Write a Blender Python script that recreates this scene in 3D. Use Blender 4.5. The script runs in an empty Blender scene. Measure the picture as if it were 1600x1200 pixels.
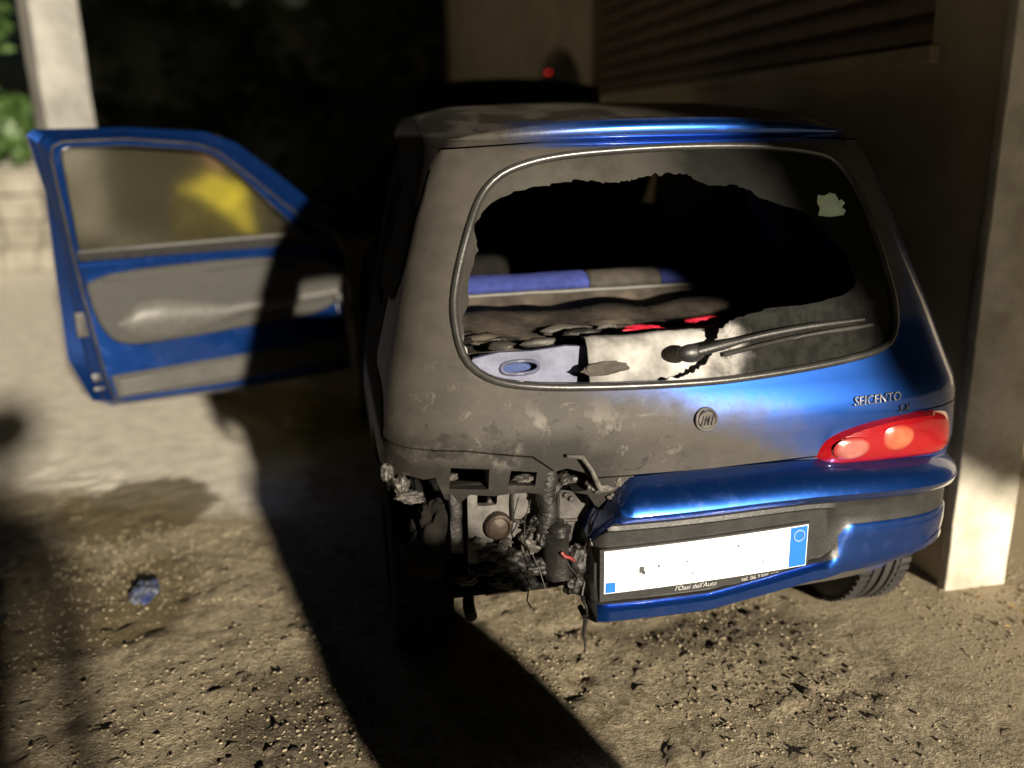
import bpy, bmesh, math, random
from mathutils import Vector, Matrix, noise
random.seed(7)
SC = bpy.context.scene
COL = SC.collection
V = Vector

# ------------------------------------------------------------------ camera
cam_d = bpy.data.cameras.new('camera')
cam = bpy.data.objects.new('camera', cam_d); COL.objects.link(cam)
CR = V((0.97891318, -0.203307, -0.01988081)); CU = V((0.07398329, 0.26213599, 0.96219083)); CF = V((0.19040866, 0.94337213, -0.2716497))
m = Matrix((CR, CU, -CF)).transposed().to_4x4()
m.translation = V((-0.82933, -1.80657, 1.40830))
cam.matrix_world = m
cam_d.sensor_width = 36; cam_d.lens = 1390.42 / 1600 * 36
cam_d.clip_start = 0.05; cam_d.clip_end = 400
cam_d.dof.use_dof = True; cam_d.dof.focus_distance = 2.15; cam_d.dof.aperture_fstop = .9
SC.camera = cam

# ------------------------------------------------------------------ night light
AZ = math.radians(15.6); EL = math.radians(13.5)
SUN_D = V((-math.sin(AZ) * math.cos(EL), math.cos(AZ) * math.cos(EL), -math.sin(EL)))
world = bpy.data.worlds.new('World'); SC.world = world; world.use_nodes = True
wn = world.node_tree
for n in list(wn.nodes): wn.nodes.remove(n)
wo = wn.nodes.new('ShaderNodeOutputWorld'); wb = wn.nodes.new('ShaderNodeBackground'); ws = wn.nodes.new('ShaderNodeTexSky')
ws.sky_type = 'NISHITA'; ws.sun_disc = False; ws.sun_elevation = EL; ws.sun_rotation = math.pi - AZ
wb.inputs['Strength'].default_value = 0.00045
wn.links.new(ws.outputs[0], wb.inputs[0]); wn.links.new(wb.outputs[0], wo.inputs[0])
sl = bpy.data.lights.new('sun', 'SUN'); sl.energy = 5.0; sl.angle = math.radians(1.6); sl.color = (1.0, 0.88, 0.70)
so = bpy.data.objects.new('sun', sl); COL.objects.link(so)
so.rotation_euler = SUN_D.to_track_quat('-Z', 'Y').to_euler(); so.location = (3, -10, 6)
SC.view_settings.view_transform = 'Standard'; SC.view_settings.look = 'None'
SC.view_settings.exposure = 1.15; SC.view_settings.gamma = 1; SC.view_settings.use_curve_mapping = False

# ------------------------------------------------------------------ helpers
def new_mat(name):
    mt = bpy.data.materials.new(name); mt.use_nodes = True
    return mt, mt.node_tree, mt.node_tree.nodes['Principled BSDF']
def N(t, kind, **kw):
    n = t.nodes.new(kind)
    for k, v in kw.items(): setattr(n, k, v)
    return n
def math_n(t, op, a, b=None, clamp=False):
    n = t.nodes.new('ShaderNodeMath'); n.operation = op; n.use_clamp = clamp
    for i, x in enumerate((a, b)):
        if x is None: continue
        if isinstance(x, (int, float)): n.inputs[i].default_value = x
        else: t.links.new(x, n.inputs[i])
    return n.outputs[0]
def smooth(t, x, lo, hi):
    if lo > hi: return math_n(t, 'SUBTRACT', 1.0, smooth(t, x, hi, lo))
    n = t.nodes.new('ShaderNodeMapRange'); n.interpolation_type = 'SMOOTHSTEP'
    t.links.new(x, n.inputs['Value']); n.inputs['From Min'].default_value = lo; n.inputs['From Max'].default_value = hi
    return n.outputs[0]
def noise_n(t, vec, scale, detail=6, rough=.6, dist=0):
    n = t.nodes.new('ShaderNodeTexNoise'); n.inputs['Scale'].default_value = scale; n.inputs['Detail'].default_value = detail
    n.inputs['Roughness'].default_value = rough; n.inputs['Distortion'].default_value = dist
    t.links.new(vec, n.inputs['Vector']); return n.outputs[0]
def mixc(t, f, a, b):
    n = t.nodes.new('ShaderNodeMix'); n.data_type = 'RGBA'
    if isinstance(f, (int, float)): n.inputs[0].default_value = f
    else: t.links.new(f, n.inputs[0])
    for i, x in ((6, a), (7, b)):
        if isinstance(x, tuple): n.inputs[i].default_value = (*x, 1)
        else: t.links.new(x, n.inputs[i])
    return n.outputs[2]
def mixf(t, f, a, b):
    n = t.nodes.new('ShaderNodeMix'); n.data_type = 'FLOAT'; t.links.new(f, n.inputs[0])
    for i, x in ((2, a), (3, b)):
        if isinstance(x, (int, float)): n.inputs[i].default_value = x
        else: t.links.new(x, n.inputs[i])
    return n.outputs[0]
def bump(t, bsdf, h, strength, dist=.01):
    b = t.nodes.new('ShaderNodeBump'); b.inputs['Strength'].default_value = strength; b.inputs['Distance'].default_value = dist
    t.links.new(h, b.inputs['Height']); t.links.new(b.outputs[0], bsdf.inputs['Normal'])
def coords(t, off=(0, 0, 0)):
    c = t.nodes.new('ShaderNodeTexCoord'); a = t.nodes.new('ShaderNodeVectorMath'); a.operation = 'ADD'
    a.inputs[1].default_value = off; t.links.new(c.outputs['Object'], a.inputs[0])
    s = t.nodes.new('ShaderNodeSeparateXYZ'); t.links.new(a.outputs[0], s.inputs[0])
    return a.outputs[0], s.outputs[0], s.outputs[1], s.outputs[2]
def simple(name, c1, c2=None, rough=.6, scale=8, metal=0, bstr=.2, coat=0, spec=.5, detail=8):
    mt, t, b = new_mat(name)
    vec, x, y, z = coords(t)
    c2 = c2 or tuple(v * .6 for v in c1)
    nz = noise_n(t, vec, scale, detail)
    t.links.new(mixc(t, smooth(t, nz, .3, .7), c2, c1), b.inputs['Base Color'])
    b.inputs['Roughness'].default_value = rough; b.inputs['Metallic'].default_value = metal
    b.inputs['Coat Weight'].default_value = coat; b.inputs['Specular IOR Level'].default_value = spec
    if bstr: bump(t, b, noise_n(t, vec, scale * 5, 6), bstr, .006)
    return mt

def make(name, verts, faces, mat=None, parent=None, smooth_=True, angle=35):
    me = bpy.data.meshes.new(name)
    off = V((0, 0, 0))
    p = parent
    while p is not None: off += p.location; p = p.parent
    me.from_pydata([tuple(V(v)) for v in verts], [], faces); me.update()
    return link(name, me, mat, parent, smooth_, angle)
def link(name, me, mat, parent=None, smooth_=True, angle=35):
    """vertices are in world coordinates; the mesh is moved into its parent's space"""
    off = V((0, 0, 0)); p = parent
    while p is not None: off += p.location; p = p.parent
    if off.length > 0: me.transform(Matrix.Translation(-off))
    o = bpy.data.objects.new(name, me); COL.objects.link(o); o.parent = parent
    if mat is not None:
        me.materials.clear()
        for q in (mat if isinstance(mat, (list, tuple)) else [mat]): me.materials.append(q)
    if smooth_:
        me.polygons.foreach_set('use_smooth', [True] * len(me.polygons)); me.set_sharp_from_angle(angle=math.radians(angle))
    return o
def tag(o, label=None, cat=None, group=None, kind=None):
    for k, v in (('label', label), ('category', cat), ('group', group), ('kind', kind)):
        if v: o[k] = v
    return o
def empty(name, loc, label, cat, group=None):
    o = bpy.data.objects.new(name, None); COL.objects.link(o); o.location = loc
    return tag(o, label, cat, group)
def from_bm(bm):
    me = bpy.data.meshes.new('m'); bmesh.ops.recalc_face_normals(bm, faces=bm.faces[:]); bm.to_mesh(me); bm.free(); return me
def box(x0, x1, y0, y1, z0, z1, bev=0, seg=2):
    bm = bmesh.new(); bmesh.ops.create_cube(bm, size=1)
    for v in bm.verts: v.co = V((x0 + (v.co.x + .5) * (x1 - x0), y0 + (v.co.y + .5) * (y1 - y0), z0 + (v.co.z + .5) * (z1 - z0)))
    if bev: bmesh.ops.bevel(bm, geom=bm.edges[:], offset=bev, segments=seg, affect='EDGES', profile=.5)
    return from_bm(bm)
def prism(poly, f0, f1):
    """poly: 2-D points; f0/f1 map a 2-D point to 3-D for the two caps"""
    bm = bmesh.new()
    a = [bm.verts.new(f0(*p)) for p in poly]; b = [bm.verts.new(f1(*p)) for p in poly]; n = len(poly)
    bm.faces.new(a); bm.faces.new(b[::-1])
    for i in range(n): bm.faces.new((a[i], a[(i + 1) % n], b[(i + 1) % n], b[i]))
    return from_bm(bm)
def tube_vf(pts, r, n=8, closed=False):
    vs, fs = [], []; P = [V(p) for p in pts]; L = len(P)
    for i in range(L):
        d = (P[(i + 1) % L] - P[i - 1]) if closed else (P[min(i + 1, L - 1)] - P[max(i - 1, 0)])
        d.normalize()
        if i == 0:
            up = V((0, 0, 1)) if abs(d.z) < .9 else V((1, 0, 0)); a = d.cross(up).normalized()
        else: a = (a - d * a.dot(d)).normalized()
        b = a.cross(d)
        rr = r[i] if isinstance(r, (list, tuple)) else r
        for k in range(n):
            t = 2 * math.pi * k / n; vs.append(P[i] + (a * math.cos(t) + b * math.sin(t)) * rr)
    for i in range(L if closed else L - 1):
        for k in range(n):
            j = (i + 1) % L; fs.append((i * n + k, i * n + (k + 1) % n, j * n + (k + 1) % n, j * n + k))
    if not closed:
        fs.append(tuple(range(n))[::-1]); fs.append(tuple((L - 1) * n + k for k in range(n)))
    return vs, fs
def tube(name, pts, r, mat, parent=None, n=8, closed=False):
    vs, fs = tube_vf(pts, r, n, closed); return make(name, vs, fs, mat, parent, True, 60)
def lathe_vf(prof, ctr, axis='x', n=40):
    vs, fs = [], []
    for i in range(n):
        t = 2 * math.pi * i / n
        for a, r in prof:
            if axis == 'x': vs.append(V((ctr[0] + a, ctr[1] + r * math.cos(t), ctr[2] + r * math.sin(t))))
            elif axis == 'y': vs.append(V((ctr[0] + r * math.cos(t), ctr[1] + a, ctr[2] + r * math.sin(t))))
            else: vs.append(V((ctr[0] + r * math.cos(t), ctr[1] + r * math.sin(t), ctr[2] + a)))
    k = len(prof)
    for i in range(n):
        for j in range(k - 1):
            fs.append((i * k + j, ((i + 1) % n) * k + j, ((i + 1) % n) * k + j + 1, i * k + j + 1))
    return vs, fs
def resample(poly, n, closed=True):
    P = [V((*p, 0)) if len(p) == 2 else V(p) for p in poly]
    if closed: P = P + [P[0]]
    d = [0]
    for a, b in zip(P, P[1:]): d.append(d[-1] + (b - a).length)
    out = []; j = 0; tot = d[-1]; m_ = n if closed else n - 1
    for i in range(n):
        s = tot * i / m_
        while j < len(d) - 2 and d[j + 1] < s: j += 1
        f = (s - d[j]) / max(d[j + 1] - d[j], 1e-9); out.append(P[j].lerp(P[j + 1], f))
    return [(p.x, p.y) for p in out]
def chaikin(poly, it=2):
    for _ in range(it):
        q = []
        for a, b in zip(poly, poly[1:] + poly[:1]):
            q.append((a[0] * .75 + b[0] * .25, a[1] * .75 + b[1] * .25)); q.append((a[0] * .25 + b[0] * .75, a[1] * .25 + b[1] * .75))
        poly = q
    return poly
def rounded(poly, r, seg=5):
    out = []; n = len(poly)
    for i in range(n):
        a, b, c = V(poly[i - 1]), V(poly[i]), V(poly[(i + 1) % n]); la, lc_ = (a - b).length, (c - b).length
        p = b + (a - b) * min(r / la, .45); q = b + (c - b) * min(r / lc_, .45)
        for k in range(seg + 1):
            f = k / seg; v = p * (1 - f) ** 2 + b * (2 * f * (1 - f)) + q * f ** 2; out.append((v.x, v.y))
    return out
def boolean(o, cutter_me, op='DIFFERENCE'):
    c = bpy.data.objects.new('cutter', cutter_me); COL.objects.link(c)
    md = o.modifiers.new('b', 'BOOLEAN'); md.operation = op; md.object = c; md.solver = 'EXACT'; md.material_mode = 'TRANSFER'
    dg = bpy.context.evaluated_depsgraph_get(); dg.update()
    me = bpy.data.meshes.new_from_object(o.evaluated_get(dg)); o.modifiers.clear(); o.data = me
    bpy.data.objects.remove(c)
def interp(x, xs, ys):
    if x <= xs[0]: return ys[0]
    for i in range(1, len(xs)):
        if x <= xs[i]:
            f = (x - xs[i - 1]) / (xs[i] - xs[i - 1]); return ys[i - 1] + f * (ys[i] - ys[i - 1])
    return ys[-1]
def lump(ctr, size, seed, sub=2, amp=.35, freq=2.2, fine=0):
    bm = bmesh.new(); bmesh.ops.create_icosphere(bm, subdivisions=sub, radius=1)
    for v in bm.verts:
        k = 1 + amp * noise.noise(v.co * freq + V((seed * 3.1, seed * 1.7, 0))) + amp * .4 * noise.noise(v.co * freq * 3 + V((seed, 0, seed)))
        if fine: k += fine * (abs(noise.noise(v.co * 9 + V((seed, 0, 0)))) - .25) + fine * .6 * noise.noise(v.co * 19 + V((0, seed, 0)))
        v.co = V((ctr[0] + v.co.x * size[0] * k, ctr[1] + v.co.y * size[1] * k, ctr[2] + v.co.z * size[2] * k))
    return from_bm(bm)

# ------------------------------------------------------------------ materials
ROOT = V((0, 1.6, 0))      # the car's base; all car masks are measured from it
def paint_material():
    mt, t, b = new_mat('blue_paint_with_soot')
    vec, x, y, z = coords(t, tuple(ROOT))
    nb = math_n(t, 'MULTIPLY', math_n(t, 'SUBTRACT', noise_n(t, vec, 4, 6, .55), .5), .20)
    nf = math_n(t, 'MULTIPLY', math_n(t, 'SUBTRACT', noise_n(t, vec, 26, 6, .7), .5), .05)
    nn = math_n(t, 'ADD', nb, nf)
    lin = math_n(t, 'ADD', math_n(t, 'MULTIPLY', x, .31), math_n(t, 'MULTIPLY', z, .95))
    b1 = smooth(t, math_n(t, 'ADD', lin, nn), .675, .815)
    b1 = math_n(t, 'MULTIPLY', b1, smooth(t, math_n(t, 'ADD', x, nn), -.40, .0))
    b1 = math_n(t, 'MULTIPLY', b1, smooth(t, z, .98, .92))
    b2 = math_n(t, 'MULTIPLY', smooth(t, math_n(t, 'ADD', x, math_n(t, 'MULTIPLY', nn, .6)), -.42, -.12), math_n(t, 'MULTIPLY', smooth(t, z, 1.368, 1.378), smooth(t, z, 1.440, 1.428)))
    b2 = math_n(t, 'MULTIPLY', b2, smooth(t, y, .66, .60))
    b3 = math_n(t, 'MULTIPLY', smooth(t, math_n(t, 'ADD', x, nn), .54, .66), .8)
    blue = math_n(t, 'MAXIMUM', math_n(t, 'MAXIMUM', b1, b2), b3)
    roof = smooth(t, z, 1.380, 1.40)
    vec2 = N(t, 'ShaderNodeMapping'); vec2.inputs['Scale'].default_value = (4, 4, 7); t.links.new(vec, vec2.inputs[0])
    st = noise_n(t, vec2.outputs[0], 2.2, 8, .65)
    soot = mixc(t, smooth(t, st, .30, .72), (.036, .033, .0285), (.053, .0475, .040))
    ash_m = math_n(t, 'MULTIPLY', smooth(t, noise_n(t, vec, 11, 7, .62), .56, .66), math_n(t, 'MULTIPLY', smooth(t, x, -.10, -.30), smooth(t, z, .84, .74)))
    soot = mixc(t, math_n(t, 'MULTIPLY', ash_m, .75), soot, (.17, .155, .14))
    # blistered flakes: harder-edged spots of bare primer and of deep char
    fl = noise_n(t, vec, 19, 5, .75, .6)
    where = math_n(t, 'MULTIPLY', smooth(t, math_n(t, 'ADD', x, math_n(t, 'MULTIPLY', nn, 2)), .12, -.22), smooth(t, math_n(t, 'ADD', z, math_n(t, 'MULTIPLY', nn, 2)), 1.0, .68))
    soot = mixc(t, math_n(t, 'MULTIPLY', math_n(t, 'MULTIPLY', smooth(t, fl, .605, .63), where), .7), soot, (.105, .094, .082))
    soot = mixc(t, math_n(t, 'MULTIPLY', math_n(t, 'MULTIPLY', smooth(t, fl, .40, .37), where), .75), soot, (.012, .011, .010))
    drk_m = math_n(t, 'MULTIPLY', smooth(t, noise_n(t, vec, 8, 8, .7), .42, .55), math_n(t, 'MULTIPLY', smooth(t, x, -.20, -.32), smooth(t, z, .80, .70)))
    drk_m = math_n(t, 'MAXIMUM', drk_m, math_n(t, 'MULTIPLY', smooth(t, math_n(t, 'ADD', z, math_n(t, 'MULTIPLY', nn, .3)), .715, .665), smooth(t, x, -.14, -.26)))
    drk_m = math_n(t, 'MAXIMUM', drk_m, math_n(t, 'MULTIPLY', smooth(t, math_n(t, 'ADD', math_n(t, 'ABSOLUTE', math_n(t, 'ADD', x, .37)), math_n(t, 'MULTIPLY', nn, .7)), .10, .05), smooth(t, z, .77, .72)))
    soot = mixc(t, math_n(t, 'MULTIPLY', drk_m, .8), soot, (.007, .0065, .006))
    scr = smooth(t, noise_n(t, vec2.outputs[0], 9, 4, .7), .60, .66)
    # the left flank is coloured near black
    lf = N(t, 'ShaderNodeAttribute'); lf.attribute_name = 'blackened'
    soot = mixc(t, lf.outputs['Fac'], soot, (.006, .0055, .005))
    vr = N(t, 'ShaderNodeMapping'); vr.inputs['Scale'].default_value = (2.2, 1.1, 1); vr.inputs['Rotation'].default_value = (0, 0, .5); t.links.new(vec, vr.inputs[0])
    soot = mixc(t, math_n(t, 'MULTIPLY', roof, smooth(t, noise_n(t, vr.outputs[0], 3.2, 7, .6), .44, .60)), soot, (.012, .011, .010))
    col = mixc(t, blue, soot, (.008, .052, .25))
    t.links.new(col, b.inputs['Base Color'])
    t.links.new(math_n(t, 'MULTIPLY', blue, .88), b.inputs['Metallic'])
    rr = mixf(t, blue, 0.62, .35)
    rr = mixf(t, math_n(t, 'MULTIPLY', roof, .8), rr, mixf(t, scr, .26, .55))
    rr = mixf(t, lf.outputs['Fac'], rr, .95)
    t.links.new(mixf(t, lf.outputs['Fac'], mixf(t, blue, mixf(t, roof, .26, .6), .5), .05), b.inputs['Specular IOR Level'])
    t.links.new(rr, b.inputs['Roughness'])
    t.links.new(blue, b.inputs['Coat Weight']); b.inputs['Coat Roughness'].default_value = .07
    h = math_n(t, 'ADD', math_n(t, 'MULTIPLY', noise_n(t, vec, 60, 6, .7), .6), math_n(t, 'MULTIPLY', noise_n(t, vec, 9, 4), .8))
    bm_ = N(t, 'ShaderNodeBump'); bm_.inputs['Distance'].default_value = .004
    t.links.new(mixf(t, blue, .30, .035), bm_.inputs['Strength']); t.links.new(h, bm_.inputs['Height']); t.links.new(bm_.outputs[0], b.inputs['Normal'])
    return mt
M = {}
M['paint'] = paint_material()
def clean_blue():
    mt, t, b = new_mat('blue_metallic_paint')
    vec, x, y, z = coords(t)
    d = smooth(t, noise_n(t, vec, 18, 8, .7), .50, .75)
    t.links.new(mixc(t, math_n(t, 'MULTIPLY', d, .30), (.009, .056, .27), (.06, .055, .05)), b.inputs['Base Color'])
    b.inputs['Metallic'].default_value = .88
    t.links.new(mixf(t, d, .30, .45), b.inputs['Roughness'])
    b.inputs['Coat Weight'].default_value = 1; b.inputs['Coat Roughness'].default_value = .06
    bump(t, b, noise_n(t, vec, 30, 5), .05, .004)
    return mt
M['blue'] = clean_blue()
M['black_plastic'] = simple('black_plastic', (.022, .022, .021), (.012, .012, .012), .42, 20, bstr=.15)
M['rubber'] = simple('rubber_seal', (.035, .034, .032), (.02, .02, .02), .30, 20, bstr=.08)
M['belt'] = simple('matt_black_strip', (.020, .020, .019), (.012, .012, .012), .7, 30, bstr=.1, spec=.15)
M['dead_black'] = simple('soot_black', (.003, .003, .003), (.002, .002, .002), .95, 10, bstr=.2, spec=.02)
M['interior'] = simple('burnt_interior', (.010, .009, .008), (.004, .004, .004), .95, 10, bstr=.4, spec=.1)
M['char'] = simple('charred_plastic', (.018, .016, .015), (.005, .005, .005), .5, 14, bstr=.7)
M['metal'] = simple('scorched_metal', (.075, .069, .063), (.014, .013, .012), .55, 7, metal=.25, bstr=.45)
M['bare'] = simple('bare_scorched_steel', (.115, .108, .102), (.028, .026, .024), .62, 9, bstr=.5, spec=.3)
M['ash'] = simple('ash_grey', (.13, .12, .108), (.020, .019, .017), .85, 26, bstr=.7)
M['rust'] = simple('rusty_pipe', (.042, .028, .019), (.016, .012, .010), .55, 9, metal=.4, bstr=.4)
M['tyre'] = simple('tyre_rubber', (.030, .028, .026), (.016, .015, .015), .72, 12, bstr=.3)
M['steel'] = simple('wheel_steel', (.20, .20, .20), (.10, .10, .10), .45, 6, metal=.6, bstr=.1)
M['grey_trim'] = simple('grey_door_trim', (.046, .046, .043), (.034, .034, .032), .7, 90, bstr=.25, spec=.2)
M['grey_light'] = simple('grey_plastic', (.085, .084, .078), (.062, .061, .057), .5, 40, bstr=.15)
M['chrome'] = simple('worn_chrome', (.15, .15, .16), (.05, .05, .05), .45, 20, metal=1, bstr=.1)
M['plate_white'] = simple('plate_white', (.82, .82, .82), (.78, .78, .79), .35, 12, bstr=.02)
M['plate_blue'] = simple('plate_blue', (.010, .13, .50), (.012, .12, .46), .35, 12, bstr=.02)
M['print_pale'] = simple('pale_print', (.42, .42, .42), (.30, .30, .30), .5, 60, bstr=0)
M['print_dark'] = simple('dark_print', (.05, .05, .05), (.03, .03, .03), .5, 60, bstr=0)
M['ring_blue'] = simple('ring_pale_blue', (.30, .42, .75), (.25, .38, .70), .4, 60, bstr=0)
M['seat_blue'] = simple('seat_cloth_blue', (.045, .060, .23), (.03, .042, .17), .92, 40, bstr=.4, spec=.1)
M['seat_grey'] = simple('seat_cloth_grey', (.075, .068, .060), (.05, .045, .04), .95, 30, bstr=.4, spec=.1)
M['burnt_board'] = simple('burnt_board', (.080, .066, .052), (.024, .020, .017), .85, 9, bstr=.6, spec=.2)
M['lavender'] = simple('heat_bleached_plastic', (.135, .145, .22), (.06, .066, .11), .5, 12, bstr=.15)
M['deep_blue'] = simple('deep_blue_plastic', (.012, .04, .16), (.008, .025, .10), .4, 12, bstr=.15)
M['white_sheet'] = simple('white_powdered_sheet', (.52, .51, .50), (.11, .105, .10), .75, 6, bstr=.4)
M['red_cloth'] = simple('red_plastic', (.45, .015, .04), (.30, .01, .02), .45, 20, bstr=.2)
M['red_dull'] = simple('burnt_red_wire', (.22, .02, .02), (.08, .012, .012), .5, 40, bstr=.2)
M['paper_green'] = simple('pale_green_sticker', (.70, .85, .68), (.5, .66, .5), .6, 30, bstr=.1)
M['plaster_white'] = simple('whitewashed_plaster', (.52, .49, .42), (.30, .27, .21), .85, 6, bstr=.45)
M['plaster_grey'] = simple('weathered_pale_plaster', (.23, .225, .21), (.10, .098, .09), .88, 2.6, bstr=.4)
M['plaster_ochre'] = simple('ochre_plaster', (.42, .36, .26), (.31, .265, .19), .9, 3, bstr=.35)
M['shutter'] = simple('brown_shutter', (.14, .085, .060), (.09, .058, .042), .55, 9, bstr=.15)
M['door_dark'] = simple('dark_brown_door', (.035, .018, .012), (.018, .011, .008), .6, 9, bstr=.2)
M['bark'] = simple('bark', (.10, .075, .05), (.05, .04, .03), .9, 14, bstr=.8)
M['leaf'] = simple('leaf_green', (.055, .105, .022), (.025, .055, .012), .55, 3, bstr=0)
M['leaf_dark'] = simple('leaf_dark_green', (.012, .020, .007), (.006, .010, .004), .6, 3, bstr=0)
M['stone_pale'] = simple('pale_limestone', (.20, .185, .155), (.11, .10, .08), .9, 3, bstr=.7)
M['caster'] = simple('black_shadow_caster', (.012, .012, .013), (.008, .008, .008), .35, 10, bstr=.5)
M['hivis'] = simple('yellow_jacket', (.62, .55, .022), (.50, .43, .016), .8, 7, bstr=.2)
M['reflect'] = simple('grey_reflective_band', (.55, .55, .52), (.45, .45, .42), .4, 20, bstr=.05)
M['navy'] = simple('navy_cloth', (.014, .015, .022), (.008, .009, .012), .9, 20, bstr=.3)
M['skin'] = simple('skin', (.42, .24, .165), (.36, .19, .13), .55, 12, bstr=.1)
M['hair'] = simple('brown_hair', (.05, .032, .022), (.02, .013, .01), .6, 60, bstr=.4)
M['boot'] = simple('black_boot', (.015, .014, .013), None, .5, 20, bstr=.2)
M['fragment'] = simple('blue_plastic_fragment', (.03, .05, .16), (.16, .17, .20), .12, 20, bstr=.25)  # pale second tone is painted in for wet glints
M['stone'] = simple('gravel_stone', (.29, .245, .17), (.17, .14, .09), .8, 2.5, bstr=0, detail=2)
M['clod'] = simple('dark_clod', (.075, .058, .040), (.030, .023, .016), .85, 12, bstr=.6)
M['patch'] = simple('damp_cement', (.17, .15, .115), (.12, .105, .08), .8, 12, bstr=.4)
M['shard'] = simple('white_shard', (.55, .53, .48), (.4, .38, .33), .4, 20, bstr=.2)
M['dryleaf'] = simple('dry_leaf', (.32, .22, .05), (.20, .12, .03), .7, 20, bstr=.1)
def red_lens():
    mt, t, b = new_mat('red_lamp_lens'); vec, x, y, z = coords(t)
    t.links.new(mixc(t, noise_n(t, vec, 40, 3), (.20, .003, .007), (.28, .005, .009)), b.inputs['Base Color'])
    b.inputs['Roughness'].default_value = .16; b.inputs['Coat Weight'].default_value = 1; b.inputs['Coat Roughness'].default_value = .06
    w = N(t, 'ShaderNodeTexWave', wave_type='BANDS', bands_direction='Z'); w.inputs['Scale'].default_value = 60; t.links.new(vec, w.inputs[0])
    bump(t, b, w.outputs['Fac'], .12, .002); return mt
M['red_lens'] = red_lens()
M['amber_lens'] = simple('amber_lens', (.44, .11, .055), (.34, .07, .035), .22, 40, coat=1, bstr=.05)
M['pink_lens'] = simple('clear_pink_lens', (.36, .13, .11), (.27, .085, .07), .18, 40, coat=1, bstr=.05)
for nm_ in ('amber_lens', 'pink_lens'):
    t = M[nm_].node_tree; b = t.nodes['Principled BSDF']; src = b.inputs['Base Color'].links[0].from_socket
    a_ = N(t, 'ShaderNodeAttribute'); a_.attribute_name = 'rim'
    t.links.new(mixc(t, smooth(t, a_.outputs['Fac'], .55, 1.0), src, (.24, .006, .009)), b.inputs['Base Color'])
def film_glass():
    mt, t, b = new_mat('misted_door_glass'); vec, x, y, z = coords(t)
    b.inputs['Transmission Weight'].default_value = 1; b.inputs['Roughness'].default_value = .27; b.inputs['IOR'].default_value = 1.25
    b.inputs['Base Color'].default_value = (.80, .78, .70, 1)
    d = N(t, 'ShaderNodeBsdfDiffuse')
    t.links.new(mixc(t, noise_n(t, vec, 5, 6), (.022, .020, .013), (.044, .040, .027)), d.inputs[0])
    f = mixf(t, smooth(t, noise_n(t, vec, 3, 5), .3, .7), .34, .52)
    ms = N(t, 'ShaderNodeMixShader'); t.links.new(f, ms.inputs[0]); t.links.new(b.outputs[0], ms.inputs[1]); t.links.new(d.outputs[0], ms.inputs[2])
    t.links.new(ms.outputs[0], t.nodes['Material Output'].inputs[0]); return mt
M['door_glass'] = film_glass()
def soot_glass():
    mt, t, b = new_mat('sooty_rear_glass'); vec, x, y, z = coords(t, tuple(ROOT))
    n1 = noise_n(t, vec, 7, 8, .65); n2 = noise_n(t, vec, 30, 6, .7)
    grey = mixc(t, smooth(t, n1, .3, .7), (.030, .028, .024), (.056, .053, .046))
    dk = mixc(t, n2, (.003, .0033, .003), (.010, .0105, .0095))
    nn = math_n(t, 'MULTIPLY', math_n(t, 'SUBTRACT', n1, .5), .35)
    left = smooth(t, math_n(t, 'ADD', x, nn), .10, -.15)
    base = mixc(t, left, dk, grey)  # soot film, with the shade on its right part put into the colour
    pw = math_n(t, 'MULTIPLY', smooth(t, math_n(t, 'ADD', z, math_n(t, 'MULTIPLY', nn, .35)), .975, .93), smooth(t, math_n(t, 'ADD', x, nn), .14, -.06))
    pw = math_n(t, 'MULTIPLY', pw, smooth(t, n2, .22, .52))
    edge = math_n(t, 'MULTIPLY', math_n(t, 'MULTIPLY', smooth(t, x, .0, .1), smooth(t, z, 1.05, .98)), smooth(t, n2, .40, .60))
    base = mixc(t, math_n(t, 'MULTIPLY', edge, .03), base, (.20, .20, .19))
    base = mixc(t, pw, base, (.50, .48, .47))
    t.links.new(base, b.inputs['Base Color']); t.links.new(mixf(t, pw, .72, .9), b.inputs['Roughness']); b.inputs['Specular IOR Level'].default_value = .07
    bump(t, b, n2, .25, .003); return mt
M['soot_glass'] = soot_glass()
def pane_glass():
    mt, t, b = new_mat('smoky_window_glass'); vec, x, y, z = coords(t)
    b.inputs['Transmission Weight'].default_value = .75; b.inputs['Roughness'].default_value = .08; b.inputs['IOR'].default_value = 1.45
    t.links.new(mixc(t, noise_n(t, vec, 6, 6), (.04, .04, .035), (.14, .135, .12)), b.inputs['Base Color']); return mt
M['pane'] = pane_glass()
def lamp_red():
    mt, t, b = new_mat('lit_red_lamp'); b.inputs['Base Color'].default_value = (.5, .01, .01, 1)
    b.inputs['Emission Color'].default_value = (1, .03, .03, 1); b.inputs['Emission Strength'].default_value = .9; return mt
M['lamp_red'] = lamp_red()

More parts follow.
